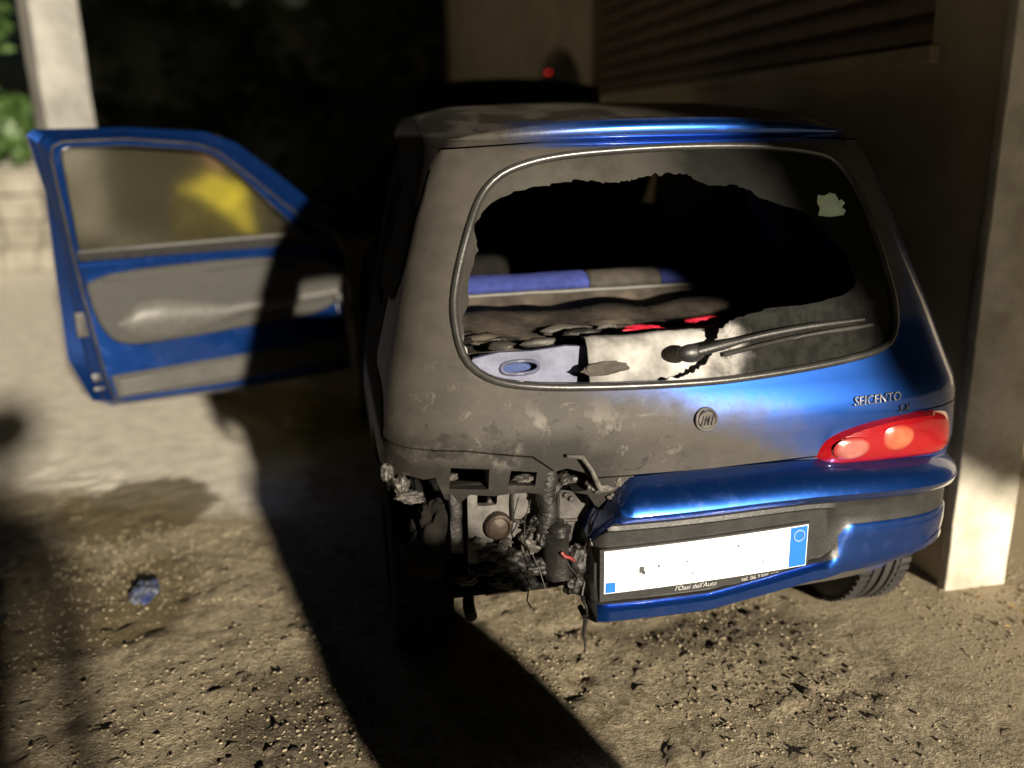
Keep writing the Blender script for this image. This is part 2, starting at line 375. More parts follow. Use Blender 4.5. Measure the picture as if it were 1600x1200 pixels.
def ground_material():
    mt, t, b = new_mat('stained_gravelly_concrete'); vec, x, y, z = coords(t)
    n1 = noise_n(t, vec, 1.6, 8, .6); n2 = noise_n(t, vec, 9, 8, .65); n3 = noise_n(t, vec, 55, 6, .7); n4 = noise_n(t, vec, 160, 3, .7)
    nn = math_n(t, 'MULTIPLY', math_n(t, 'SUBTRACT', n1, .5), 1.1)
    nn2 = math_n(t, 'MULTIPLY', math_n(t, 'SUBTRACT', n2, .5), .5)
    wob = math_n(t, 'ADD', nn, nn2)
    conc = mixc(t, smooth(t, n2, .3, .72), (.50, .465, .40), (.73, .685, .605))
    conc = mixc(t, math_n(t, 'MULTIPLY', smooth(t, n3, .55, .75), .5), conc, (.24, .21, .16))
    dirt = mixc(t, smooth(t, n3, .32, .68), (.17, .140, .092), (.40, .34, .24))
    dirt = mixc(t, math_n(t, 'MULTIPLY', smooth(t, n2, .50, .66), .6), dirt, (.095, .070, .038))
    dirt = mixc(t, smooth(t, n4, .60, .74), dirt, (.46, .39, .26))
    side = math_n(t, 'ADD', math_n(t, 'ADD', y, math_n(t, 'MULTIPLY', x, .55)), math_n(t, 'MULTIPLY', wob, .7))
    isconc = smooth(t, side, .72, 1.02)
    isconc = math_n(t, 'MULTIPLY', isconc, smooth(t, math_n(t, 'ADD', x, nn2), -.9, -1.15))
    smo = math_n(t, 'MULTIPLY', smooth(t, math_n(t, 'ADD', math_n(t, 'ADD', x, math_n(t, 'MULTIPLY', y, .35)), math_n(t, 'MULTIPLY', wob, .5)), .55, .95), .8)
    dirt = mixc(t, smo, dirt, mixc(t, n3, (.24, .195, .13), (.42, .355, .25)))
    base = mixc(t, isconc, dirt, conc)
    # damp patches on the slab
    def ell(cx, cy, rx, ry, lo, hi):
        dx = math_n(t, 'DIVIDE', math_n(t, 'SUBTRACT', x, cx), rx); dy = math_n(t, 'DIVIDE', math_n(t, 'SUBTRACT', y, cy), ry)
        r2 = math_n(t, 'ADD', math_n(t, 'MULTIPLY', dx, dx), math_n(t, 'MULTIPLY', dy, dy))
        return smooth(t, math_n(t, 'ADD', r2, math_n(t, 'MULTIPLY', wob, 1.6)), hi, lo)
    wet = math_n(t, 'MAXIMUM', ell(-1.66, 1.70, .30, .34, .75, 1.15), ell(-2.0, .95, .50, .50, .5, 1.3))
    wet = math_n(t, 'MAXIMUM', wet, ell(-1.48, 1.0, .20, .36, .4, 1.2))
    base = mixc(t, math_n(t, 'MULTIPLY', wet, .85), base, mixc(t, n3, (.085, .066, .036), (.15, .12, .065)))
    dark = math_n(t, 'MAXIMUM', ell(-.98, .20, .22, .30, .3, 1.3), ell(.20, .34, .30, .10, .3, 1.3))
    dark = math_n(t, 'MULTIPLY', dark, smooth(t, n3, .36, .56))
    base = mixc(t, math_n(t, 'MULTIPLY', dark, .8), base, (.03, .022, .014))
    t.links.new(base, b.inputs['Base Color'])
    t.links.new(mixf(t, wet, mixf(t, smooth(t, n1, .4, .6), .80, .62), .32), b.inputs['Roughness']); b.inputs['Specular IOR Level'].default_value = .35
    h = math_n(t, 'ADD', math_n(t, 'MULTIPLY', n3, 1.0), math_n(t, 'MULTIPLY', n4, .55))
    bb = N(t, 'ShaderNodeBump'); bb.inputs['Distance'].default_value = .012
    t.links.new(mixf(t, math_n(t, 'MAXIMUM', isconc, smo), .85, .32), bb.inputs['Strength']); t.links.new(h, bb.inputs['Height']); t.links.new(bb.outputs[0], b.inputs['Normal'])
    return mt
M['ground'] = ground_material()

# ------------------------------------------------------------------ ground
def gh(x, y):
    p = V((x, y, 0))
    rough = min(1, max(0, (1.25 - (y + .55 * x + .6 * noise.noise(p * 1.3))) / .6)) if x < -.8 else 1
    rough *= 1 - .75 * min(1, max(0, (x + .35 * y - .45) / .4))
    f = 1 if abs(x) < 6 and -2 < y < 8 else .2
    h = noise.noise(p * 1.1) * (.003 + .006 * rough)
    h += rough * f * (noise.noise(p * 6) * .007 + noise.noise(p * 17) * .005 - max(0, noise.noise(p * 26 + V((3, 1, 0))) - .26) * .018 + max(0, noise.noise(p * 38) - .15) * .014)
    return h - .004
def axis(lo, hi, step, far):
    a = []; v = lo
    while v < hi + 1e-6: a.append(v); v += step
    l, r = [], []; s = step; v = lo
    while v > -far: s *= 1.5; v -= s; l.append(v)
    s = step; v = a[-1]
    while v < far: s *= 1.5; v += s; r.append(v)
    return l[::-1] + a + r
gx = axis(-2.6, 1.5, .022, 150); gy = axis(-.7, 3.4, .022, 150)
gv = [(x, y, gh(x, y)) for y in gy for x in gx]; nx = len(gx)
gf = [(j * nx + i, j * nx + i + 1, (j + 1) * nx + i + 1, (j + 1) * nx + i) for j in range(len(gy) - 1) for i in range(nx - 1)]
tag(make('ground', gv, gf, M['ground'], None, True, 180), kind='structure')

# ------------------------------------------------------------------ house on the right
WX = 1.0
house = empty('house', (1.1, .6, 0), 'dim ochre plaster house wall with a brown shuttered window, right of the burnt car', 'house')
wall = link('wall', box(WX, WX + .21, .43, 11.3, 0, 4.6), M['plaster_ochre'], None, False)
boolean(wall, box(WX - .1, WX + .11, .74, 4.32, 1.64, 3.2))
arch = [(4.5, -.2), (6.0, -.2), (6.0, 1.55)] + [(5.25 + .75 * math.cos(a), 1.55 + .48 * math.sin(a)) for a in [math.pi * k / 16 for k in range(1, 16)]] + [(4.5, 1.55)]
boolean(wall, prism(arch, lambda a, b: (WX - .1, a, b), lambda a, b: (WX + .16, a, b)))
me = wall.data; bpy.data.objects.remove(wall); link('wall', me, M['plaster_ochre'], house, False)
# corner pillar, its front face towards the light, rough chipped edges
bm = bmesh.new(); bm.from_mesh(box(WX - .012, WX + .205, .385, .428, -.03, 3.4, .006, 2)); 
bmesh.ops.subdivide_edges(bm, edges=[e for e in bm.edges if abs(e.verts[0].co.z - e.verts[1].co.z) > 1], cuts=40)
for v in bm.verts:
    v.co += V((noise.noise(v.co * 9), noise.noise(v.co * 9 + V((5, 0, 0))), 0)) * .005
link('corner_pillar', from_bm(bm), M['plaster_white'], house, True, 50)
link('recess_wall', box(WX + .212, 9, 2.2, 2.4, 0, 4.6), M['plaster_ochre'], house, False)
link('plinth', box(WX - .02, WX - .002, .62, 4.46, -.02, .10, .004), M['plaster_ochre'], house, False)
link('roof', box(.82, 9.2, .2, 11.5, 4.602, 4.75), M['shutter'], house, False)
frame_me = from_bm(bmesh.new())
shut = link('window_shutter', box(WX + .085, WX + .108, .745, 4.315, 1.645, 3.195), M['door_dark'], house, False)
sl_me = box(WX + .045, WX + .083, .75, 4.31, 0, .068, .012, 2)
sl0 = None
for k in range(18):
    o = bpy.data.objects.new('slat', sl_me); COL.objects.link(o); o.parent = shut
    o.location = V((0, 0, 1.652 + k * .084)) - house.location
    if k == 0:
        sl_me.materials.append(M['shutter']); sl_me.polygons.foreach_set('use_smooth', [True] * len(sl_me.polygons))
link('window_sill', box(WX - .03, WX + .05, .70, 4.36, 1.585, 1.637, .006), M['plaster_ochre'], house, False)
ad = link('arched_door', prism([(min(max(a, 4.52), 5.98), min(b, 2.0)) for a, b in arch], lambda a, b: (WX + .10, a, max(b, 0)), lambda a, b: (WX + .15, a, max(b, 0))), M['door_dark'], house, False)
for k in range(7):
    y0 = 4.54 + k * .205
    link('plank', box(WX + .082, WX + .099, y0, y0 + .195, .03, 1.5, .004), M['door_dark'], ad, False)
lamp = empty('signal_lamp', (WX - .02, 5.40, 1.86), 'tiny red lamp glowing beside the dark arched doorway', 'lamp')
link('housing', box(WX - .03, WX + .001, 5.33, 5.45, 1.82, 1.90, .006), M['black_plastic'], lamp)
link('lens', box(WX - .042, WX - .031, 5.34, 5.44, 1.854, 1.862, .004), M['lamp_red'], lamp)

# ------------------------------------------------------------------ left background
pil = empty('gate_pillar', (-2.45, 4.7, 0), 'tall pale plastered square pillar rising behind the open car door', 'pillar')
bm = bmesh.new(); bmesh.ops.create_cube(bm, size=1); bmesh.ops.bevel(bm, geom=bm.edges[:], offset=.03, segments=2, affect='EDGES')
bmesh.ops.subdivide_edges(bm, edges=[e for e in bm.edges if abs(e.verts[0].co.z - e.verts[1].co.z) > .5], cuts=30)
rot = Matrix.Rotation(math.radians(28), 4, 'Z')
for v in bm.verts:
    c = V((v.co.x * .29, v.co.y * .29, v.co.z * 4.2 + 2.08)); c += V((noise.noise(c * 4), noise.noise(c * 4 + V((3, 0, 0))), 0)) * .008
    v.co = rot @ c + V((-2.45, 4.7, 0))
link('shaft', from_bm(bm), M['plaster_grey'], pil, True, 40)
link('cap', box(-2.68, -2.22, 4.47, 4.93, 4.18, 4.27, .01), M['plaster_grey'], pil)
def stone_block(x0, x1, z0, seed):
    bm = bmesh.new(); bm.from_mesh(box(x0, x1, 9.1 + random.uniform(-.03, .03), 9.4, z0 + .002, z0 + .279, .03, 2))
    for v in bm.verts: v.co += V((noise.noise(v.co * 5), noise.noise(v.co * 5 + V((seed, 0, 0))), noise.noise(v.co * 5 + V((0, seed, 0))))) * .022
    return from_bm(bm)
rw = empty('garden_wall', (-4.9, 9.2, 0), 'low pale rubble wall behind the open car door', 'wall')
ri = 0
for row in range(4):
    xx = -6.6 + random.uniform(0, .2)
    while xx < -3.72:
        w = random.uniform(.34, .62); h = .30
        ri += 1
        o = link('stone', stone_block(xx + .004, xx + w - .006, row * .285, ri), M['stone_pale'], rw, True, 60)
        xx += w
def leaf_cloud(name, blobs, count, size, mat, parent, core=True, seed=1, coremat=None):
    rnd = random.Random(seed); vs, fs = [], []
    tot = sum(b[1][0] * b[1][1] * b[1][2] for b in blobs)
    for c, r in blobs:
        for _ in range(int(count * r[0] * r[1] * r[2] / tot)):
            d = V((rnd.gauss(0, 1), rnd.gauss(0, 1), rnd.gauss(0, 1))).normalized() * (rnd.random() ** .33)
            k = 1 + .28 * noise.noise(d * 2.5 + V(c))
            p = V((c[0] + d.x * r[0] * k, c[1] + d.y * r[1] * k, c[2] + d.z * r[2] * k))
            a = V((rnd.gauss(0, 1), rnd.gauss(0, 1), rnd.gauss(0, .6))).normalized(); b = a.cross(V((rnd.gauss(0, 1), rnd.gauss(0, 1), rnd.gauss(0, 1)))).normalized()
            s = size * rnd.uniform(.6, 1.4); i = len(vs)
            vs += [p - a * s, p + b * s * .5, p + a * s, p - b * s * .5]; fs.append((i, i + 1, i + 2, i + 3))
    o = make(name, vs, fs, mat, parent, False)
    return o
def tree(name, base, label, blobs, count, size, mat, trunk_r, top, seed, group=None, core=None):
    t = empty(name, base, label, 'tree' if 'tree' in name else 'shrub', group)
    b = V(base); pts = [b + V((0, 0, -.05)), b + V((.05, .02, top * .4)), b + V((-.03, .05, top * .75)), b + V((.02, 0, top))]
    tr = tube('trunk', pts, [trunk_r * 1.3, trunk_r, trunk_r * .8, trunk_r * .5], M['bark'], t, 10)
    for k, (c, r) in enumerate(blobs):
        tube('limb', [pts[2], (pts[2] + V(c)) / 2 + V((0, 0, .1)), V(c)], [trunk_r * .5, trunk_r * .35, trunk_r * .12], M['bark'], t, 7)
    leaf_cloud('crown', blobs, count, size, mat, t, seed=seed)
    if core:
        for k, (c, r) in enumerate(blobs):
            link('inner_foliage', lump(c, (r[0] * core, r[1] * core, r[2] * core), seed + k, 3, .3, 1.8), mat, t, True, 180)
    return t
tree('garden_shrub', (-4.9, 9.9, 0), 'green leafy shrub above the pale rubble wall', [((-5.1, 9.9, 1.9), (.8, .5, .55)), ((-4.4, 9.9, 1.55), (.55, .4, .4)), ((-5.0, 10.1, 2.9), (.8, .5, .7))], 2600, .085, M['leaf'], .06, 1.5, 3, core=.6)
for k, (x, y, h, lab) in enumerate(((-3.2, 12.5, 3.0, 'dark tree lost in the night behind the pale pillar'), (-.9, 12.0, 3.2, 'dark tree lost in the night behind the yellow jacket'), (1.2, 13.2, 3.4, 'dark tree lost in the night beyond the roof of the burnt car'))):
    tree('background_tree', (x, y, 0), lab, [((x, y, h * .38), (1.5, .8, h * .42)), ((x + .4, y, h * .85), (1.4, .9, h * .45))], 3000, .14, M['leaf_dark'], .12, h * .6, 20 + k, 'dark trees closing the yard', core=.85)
# the tree beside the photographer, whose crown shades the yard's far side and the car's right
tree('street_tree', (3.5, -4.4, 0), 'leafy tree standing right of the photographer, outside the picture', [((3.05, -4.0, 2.93), (1.74, 1.1, 1.56)), ((2.0, -4.0, 2.02), (.43, .4, .36)), ((1.68, -4.0, 2.63), (.23, .3, .22)), ((1.87, -4.0, 2.78), (.46, .4, .46)), ((1.98, -4.1, 3.75), (.75, .6, .72)), ((1.75, -4.4, 6.4), (1.75, 1.0, 1.5)), ((2.75, -4.2, 5.0), (1.95, 1.1, 1.7)), ((4.6, -4.0, 4.2), (1.8, 1.2, 1.8))], 11000, .075, M['leaf'], .14, 3.2, 5, core=.93)

# ------------------------------------------------------------------ the car
car = empty('burnt_car', ROOT, 'small blue hatchback burnt at its rear left corner, driver door open', 'car')
ZS = [.22, .30, .45, .62, .76, .84, 1.0, 1.2, 1.33, 1.375, 1.40, 1.43, 1.46, 1.49, 1.505]
RS = [.12, .10, .07, .04, .035, .07, .12, .2, .265, .30, .36, .5, .72, 1.0, 1.3]
WS = [.665, .72, .753, .766, .756, .74, .695, .64, .598, .586, .580, .572, .555, .42, .05]
FS = [3.22, 3.27, 3.30, 3.28, 3.22, 3.05, 2.45, 2.05, 1.85, 1.78, 1.74, 1.68, 1.6, 1.5, 1.4]
def xc(z): return interp(z, [.5, .8, 1.2], [.018, .016, 0])
def rr_(z): return interp(z, ZS, RS)
def ww_(z): return interp(z, ZS, WS)
def rear(x, z, off=0):
    w = ww_(z); k = min(abs(x - xc(z)) / w, .9995)
    return rr_(z) + .03 * k * k + .35 * (1 - (1 - k ** 6) ** (1 / 6)) + off
def quarter(p, n):
    d = [(0, 0)]
    for i in range(1, 801):
        th = math.pi / 2 * i / 800; d.append((math.sin(th) ** (2 / p), 1 - math.cos(th) ** (2 / p) if i < 800 else 1))
    return [(a, b) for a, b in resample([(x, y, 0) for x, y in d], n, False)]
QR = quarter(6, 20); QF = quarter(3.2, 12)
def ring(z, din=0):
    w = ww_(z) - din; r = rr_(z) + din; f = FS[-1] if z > 1.505 else interp(z, ZS, FS) - din; c = xc(z)
    L = .35; LF = min(.6, (f - r) * .3); L = min(L, (f - r) * .4); out = []
    for a, b in reversed(QR[1:]): out.append((c - w * a, r + .03 * a * a + L * b, z))
    for a, b in QR: out.append((c + w * a, r + .03 * a * a + L * b, z))
    y0 = r + .03 + L; y1 = f - LF
    for k in range(1, 16): out.append((c + w, y0 + (y1 - y0) * k / 16, z))
    for a, b in reversed(QF): out.append((c + w * a, f - LF * b, z))
    for a, b in QF[1:]: out.append((c - w * a, f - LF * b, z))
    for k in range(15, 0, -1): out.append((c - w, y0 + (y1 - y0) * k / 16, z))
    return out
def stack(zs, din=0):
    vs, fs = [], []; n = 0
    for z in zs:
        R = ring(z, din); n = len(R); vs += R
    for j in range(len(zs) - 1):
        for i in range(n): fs.append((j * n + i, j * n + (i + 1) % n, (j + 1) * n + (i + 1) % n, (j + 1) * n + i))
    fs.append(tuple(range(n))[::-1]); fs.append(tuple((len(zs) - 1) * n + i for i in range(n)))
    return vs, fs
zs_o = [.24, .27, .30, .36, .42, .48, .54, .58, .62, .66, .70, .74, .78, .82, .86, .92, .98, 1.04, 1.10, 1.16, 1.22, 1.28, 1.33, 1.355, 1.375, 1.388, 1.40, 1.415, 1.43, 1.445, 1.46, 1.475, 1.49, 1.50, 1.505]
vs, fs = stack(zs_o); me_o = bpy.data.meshes.new('o'); me_o.from_pydata(vs, [], fs); me_o.materials.append(M['paint'])
vs, fs = stack([.29, .36, .5, .62, .7, .78, .86, .95, 1.05, 1.15, 1.25, 1.33, 1.36, 1.385, 1.41, 1.43, 1.445], .045); me_i = bpy.data.meshes.new('i'); me_i.from_pydata(vs, [], fs); me_i.materials.append(M['interior'])
shell = bpy.data.objects.new('shell', me_o); COL.objects.link(shell)
boolean(shell, me_i)
def mesh_mat(me, mt):
    me.materials.clear(); me.materials.append(mt); return me
Hs = [(-.33, .637), (-.41, .70), (-.56, .722), (-.735, .725), (-.722, .85), (-.672, 1.04), (-.622, 1.21), (-.575, 1.33), (-.548, 1.372)]
H = Hs + [(-.3, 1.384), (0, 1.388), (.3, 1.384)] + [(-a + .02 * (b < 1), b) for a, b in reversed(Hs)] + [(0, .632)]
def grow(poly, d):
    out = []; n = len(poly)
    for i in range(n):
        a, b, c = V(poly[i - 1]), V(poly[i]), V(poly[(i + 1) % n]); e1 = (b - a).normalized(); e2 = (c - b).normalized()
        nrm = V((e1.y, -e1.x)) + V((e2.y, -e2.x)); nrm.normalize(); out.append((b.x - nrm.x * d, b.y - nrm.y * d))
    return out
W = [(-.552, .93), (-.562, .985), (-.561, 1.05), (-.532, 1.145), (-.487, 1.255), (-.45, 1.30), (-.40, 1.330), (-.287, 1.355), (-.08, 1.366), (.084, 1.368), (.254, 1.364), (.40, 1.345), (.445, 1.318), (.484, 1.255), (.519, 1.12), (.540, .99), (.535, .92), (.50, .878), (.36, .858), (.172, .843), (0, .836), (-.3, .845), (-.447, .858), (-.505, .878), (-.538, .905)]
Ws = chaikin(W, 2)
fy0 = lambda a, b: (a, -.4, b)
fy1 = lambda a, b: (a, .62 if b > 1.2 else .55, b)
hatch_src = shell.copy(); hatch_src.data = shell.data.copy(); COL.objects.link(hatch_src)
boolean(hatch_src, mesh_mat(prism(H, fy0, fy1), M['interior']), 'INTERSECT')
boolean(hatch_src, mesh_mat(prism(Ws, fy0, lambda a, b: (a, .9, b)), M['rubber']))
Hg = [(x * 1.006 if abs(x) > .4 else x, z + (.004 if z > 1 else -.004)) for x, z in H]
boolean(shell, mesh_mat(prism(Hg, fy0, fy1), M['interior']))
# burnt-away rear left valance, ragged
rag = [(-.84, .205), (-.84, .625), (-.79, .64), (-.76, .655), (-.72, .640), (-.69, .655), (-.655, .648), (-.63, .655), (-.61, .60), (-.575, .592), (-.555, .612), (-.50, .606), (-.44, .612), (-.38, .602), (-.33, .606), (-.28, .592), (-.26, .56), (-.22, .54), (-.20, .40), (-.18, .205)]
boolean(shell, mesh_mat(prism(rag, fy0, fy1), M['interior']))
boolean(shell, mesh_mat(prism([(-.60, .628), (-.512, .624), (-.509, .674), (-.595, .680)], fy0, fy1), M['interior']))
boolean(shell, mesh_mat(prism([(-.468, .632), (-.405, .626), (-.400, .660), (-.46, .668)], fy0, fy1), M['interior']))
for q in (shell, hatch_src):
    boolean(q, mesh_mat(prism([(-.385, .612), (-.34, .600), (-.285, .603), (-.272, .625), (-.29, .650), (-.33, .664), (-.378, .655)], fy0, fy1), M['interior']))
# door openings, side windows, windscreen, wheel arches
def side_cut(poly, s):
    boolean(shell, mesh_mat(prism(poly, lambda a, b: (s * .30, a, b), lambda a, b: (s * 1.1, a, b)), M['interior']))
side_cut([(1.06, .33), (2.42, .33), (2.45, .92), (1.9, 1.36), (1.2, 1.40), (1.04, .95)], -1)
side_cut([(.62, .95), (.98, .97), (1.0, 1.30), (.74, 1.28)], -1)
side_cut([(.62, .95), (.98, .97), (1.0, 1.30), (.74, 1.28)], 1)
side_cut([(1.08, .98), (2.28, .98), (1.9, 1.34), (1.12, 1.36)], 1)
boolean(shell, mesh_mat(prism([(-.56, 1.0), (.56, 1.0), (.50, 1.36), (-.50, 1.36)], lambda a, b: (a, 1.68 if b > 1.2 else 2.1, b), lambda a, b: (a, 3.2, b)), M['interior']))
for s in (-1, 1):
    for yy in (.56, 2.72):
        vs, fs = lathe_vf([(-.32, 0.001), (-.32, .31), (.32, .31), (.32, .001)], (s * .80, yy, .28), 'x', 32)
        me = bpy.data.meshes.new('a'); bm = bmesh.new(); bv = [bm.verts.new(v) for v in vs]
        for f in fs: bm.faces.new([bv[i] for i in f])
        bmesh.ops.remove_doubles(bm, verts=bm.verts[:], dist=.003); bmesh.ops.recalc_face_normals(bm, faces=bm.faces[:]); bm.to_mesh(me); bm.free()
        boolean(shell, mesh_mat(me, M['interior']))
body_me = shell.data; bpy.data.objects.remove(shell)
hatch_me = hatch_src.data; bpy.data.objects.remove(hatch_src)
def slots(me): return [q for q in me.materials]
body = link('body', body_me, slots(body_me), car, True, 32)
at = body.data.attributes.new('blackened', 'FLOAT', 'POINT')
for i, v in enumerate(body.data.vertices):
    p = v.co + ROOT; e = -interp(p.z, [.70, .72, .85, 1.04, 1.21, 1.33, 1.40], [.9, .737, .724, .674, .624, .575, .50])
    if p.x < e - .004 + .012 * (p.z > .72) and p.z < 1.41: at.data[i].value = 1
hatch = link('hatch', hatch_me, slots(hatch_me), car, True, 32); hatch['label'] = 'hatch, soot grey on the left and still blue on the right'

# rear window: rubber seal and the ragged remains of the glass
Wl = resample(Ws, 120)
tube('window_seal', [(x, rear(x, z, -.001), z) for x, z in Wl], .0095, M['rubber'], hatch, 8, True)
J_ = None
J = [(-.546, .973), (-.529, 1.041), (-.519, 1.096), (-.497, 1.144), (-.497, 1.207), (-.461, 1.249), (-.401, 1.276), (-.325, 1.288), (-.247, 1.3), (-.155, 1.29), (-.074, 1.303), (.008, 1.308), (.085, 1.276), (.152, 1.274), (.214, 1.242), (.312, 1.209), (.375, 1.161), (.42, 1.098), (.437, 1.037), (.405, 1.010), (.30, .995), (.194, .992), (.109, .975), (.060, .953), (.045, .915), (.02, .88), (-.03, .856), (-.10, .845), (-.20, .843), (-.325, .849), (-.444, .866), (-.510, .888), (-.541, .922)]
def polar(poly, ang, c):
    d = V((math.cos(ang), math.sin(ang))); best = None
    for i in range(len(poly)):
        a = V(poly[i]) - c; b = V(poly[(i + 1) % len(poly)]) - c; e = b - a
        den = d.x * e.y - d.y * e.x
        if abs(den) < 1e-9: continue
        tt = (a.x * e.y - a.y * e.x) / den; uu = (a.x * d.y - a.y * d.x) / den
        if tt > 0 and -1e-6 <= uu <= 1 + 1e-6: best = tt if best is None else max(best, tt)
    return (best or .01)
gc = V((-.08, 1.09)); NA = 260; vs, fs = [], []
for i in range(NA):
    ang = 2 * math.pi * i / NA; ro = polar(Ws, ang, gc) + .004; ri_ = polar(J, ang, gc)
    d = V((math.cos(ang), math.sin(ang)))
    ri_ += .006 * noise.noise(V((d.x * 14, d.y * 14, 0))) + .006 * noise.noise(V((d.x * 40, d.y * 40, 3)))
    ri_ = min(ri_, ro - .004)
    for layer in (0, 1):
        for k in range(5):
            q = ro + (ri_ - ro) * k / 4; x, z = gc.x + d.x * q, gc.y + d.y * q
            vs.append((x, rear(x, z, .004 + layer * .005), z))
for i in range(NA):
    j = (i + 1) % NA
    for k in range(4):
        fs.append((i * 10 + k, j * 10 + k, j * 10 + k + 1, i * 10 + k + 1)); fs.append((i * 10 + 5 + k, i * 10 + 6 + k, j * 10 + 6 + k, j * 10 + 5 + k))
    fs.append((i * 10 + 4, j * 10 + 4, j * 10 + 9, i * 10 + 9))
gl = make('broken_rear_window', vs, fs, M['soot_glass'], hatch, True, 40); gl['label'] = 'jagged sooty remains of the rear window'
# rolled lip along the top of the hatch
vs, fs = [], []; LPn = 11
for i in range(49):
    x = -.53 + 1.06 * i / 48; e = max(.02, 1 - (abs(x) / .53) ** 3); zc = 1.394 + .016 * (1 - (x / .53) ** 2)
    yb = rear(x, 1.385)
    for k in range(LPn):
        a = math.radians(-115 + 230 * k / (LPn - 1)); vs.append((x, yb + .018 - (.026 * math.cos(a)) * e, zc + .028 * e * math.sin(a)))
for i in range(48):
    for k in range(LPn - 1): fs.append((i * LPn + k, (i + 1) * LPn + k, (i + 1) * LPn + k + 1, i * LPn + k + 1))
lip = make('roof_lip', vs, fs, M['paint'], hatch, True, 70)
# green paper sticker inside the glass corner
stp = [(.352, 1.198), (.385, 1.193), (.425, 1.196), (.434, 1.207), (.424, 1.214), (.436, 1.224), (.428, 1.233), (.420, 1.229), (.412, 1.246), (.398, 1.250), (.380, 1.243), (.362, 1.246), (.356, 1.228), (.361, 1.214)]
me = prism(stp, lambda a, b: (a, rear(a, b, -.0005), b), lambda a, b: (a, rear(a, b, -.002), b)); link('sticker', me, M['paper_green'], hatch, False)
# wiper: pivot, arm, blade
wp = V((-.014, 0, .913)); we = V((.425, 0, .957))
def onr(x, z, off): return (x, rear(x, z, off), z)
wip = link('wiper', lump((wp.x - .012, rear(wp.x, wp.z, -.022), wp.z - .004), (.034, .018, .022), 3, 3, .05, 1), M['black_plastic'], hatch)
pts = [onr(wp.x + (we.x - wp.x) * k / 12, wp.z + (we.z - wp.z) * k / 12 + .010 * math.sin(math.pi * k / 12), -.028) for k in range(13)]
tube('wiper_arm', pts, [.013, .013, .012] + [.0085] * 7 + [.007, .006, .005], M['black_plastic'], wip, 8)
pts = [onr(.06 + .40 * k / 12, .898 + .040 * k / 12 + .008 * math.sin(math.pi * k / 12), -.010) for k in range(13)]
tube('wiper_blade', pts, .006, M['rubber'], wip, 6)

# badge: round ring with a disc and slanted bars
def mark(cx, cz, off): return V((cx, rear(cx, cz, off), cz))
bc = (0.002, .757)
badge = tube('emblem', [(bc[0] + .025 * math.cos(a), rear(bc[0], bc[1] + .025 * math.sin(a), -.003), bc[1] + .025 * math.sin(a)) for a in [2 * math.pi * k / 28 for k in range(28)]], .0035, M['bare'], hatch, 8, True)
vs, fs = lathe_vf([(.002, .0), (-.003, .010), (-.002, .020), (.003, .022)], (bc[0], rear(*bc, -.004), bc[1]), 'y', 24)
make('emblem_disc', vs, fs, M['bare'], badge)
for k in range(4):
    x = bc[0] - .012 + k * .008
    make('emblem_bar', *tube_vf([(x - .003, rear(x, bc[1] - .012, -.009), bc[1] - .012), (x + .003, rear(x, bc[1] + .012, -.009), bc[1] + .012)], .0018, 6), M['chrome'], badge)
def text(name, s, size, place, mat, parent, ext=.001, shear=0.0, spacing=1.0):
    cu = bpy.data.curves.new(name, 'FONT'); cu.body = s; cu.size = size; cu.extrude = ext; cu.shear = shear; cu.space_character = spacing; cu.align_x = 'LEFT'; cu.resolution_u = 3
    o = bpy.data.objects.new(name, cu); COL.objects.link(o); dg = bpy.context.evaluated_depsgraph_get(); dg.update()
    me = bpy.data.meshes.new_from_object(o.evaluated_get(dg)); bpy.data.objects.remove(o)
    for v in me.vertices: v.co = place(v.co.x, v.co.y, v.co.z)
    return link(name, me, mat, parent, False)
text('model_lettering', 'SEICENTO', .029, lambda a, b, c: V((.385 + a, rear(.385 + a, .757 + b, -.003 - c), .757 + b + .01 * a)), M['chrome'], hatch, .0015, .2)
text('trim_lettering', 'SX', .026, lambda a, b, c: V((.515 + a, rear(.515 + a, .727 + b, -.003 - c), .727 + b)), M['chrome'], hatch, .0015, .2, 1.3)

# right rear lamp
LP = [(.290, .612), (.303, .666), (.352, .694), (.458, .714), (.560, .720), (.640, .717), (.695, .700), (.714, .660), (.712, .592), (.53, .603), (.416, .606)]
LPs = resample(chaikin(LP, 2), 72); lc = V((.49, .662)); vs, fs = [], []
K = 9
for i, (x, z) in enumerate(LPs):
    for k in range(K):
        f = 1 - k / (K - 1) * .985; px, pz = lc.x + (x - lc.x) * f, lc.y + (z - lc.y) * f
        off = .004 if k == 0 else -.016 - .012 * (1 - f ** 3)
        vs.append((px, rear(px, pz, off), pz))
for i in range(72):
    j = (i + 1) % 72
    for k in range(K - 1): fs.append((i * K + k, j * K + k, j * K + k + 1, i * K + k + 1))
fs.append(tuple(i * K + K - 1 for i in range(72)))
rl = make('rear_lamp', vs, fs, M['red_lens'], car, True, 50)
for nm, cx, cz, rx, rz, mt in (('reversing_lens', .378, .655, .052, .030, M['pink_lens']), ('indicator_lens', .508, .668, .050, .036, M['amber_lens'])):
    vs, fs = [], []
    for i in range(32):
        a = 2 * math.pi * i / 32
        for k in range(5):
            f = 1 - k / 4 * .98; x, z = cx + rx * math.cos(a) * f, cz + rz * math.sin(a) * f
            vs.append((x, rear(x, z, -.0262 - .006 * (1 - f * f) - .002 * (k > 0)), z))
    for i in range(32):
        j = (i + 1) % 32
        for k in range(4): fs.append((i * 5 + k, j * 5 + k, j * 5 + k + 1, i * 5 + k + 1))
    fs.append(tuple(i * 5 + 4 for i in range(32)))
    lo_ = make(nm, vs, fs, mt, rl, True, 60); at = lo_.data.attributes.new('rim', 'FLOAT', 'POINT')
    for q in range(len(vs)): at.data[q].value = (1 - (q % 5) / 4) ** 1.2

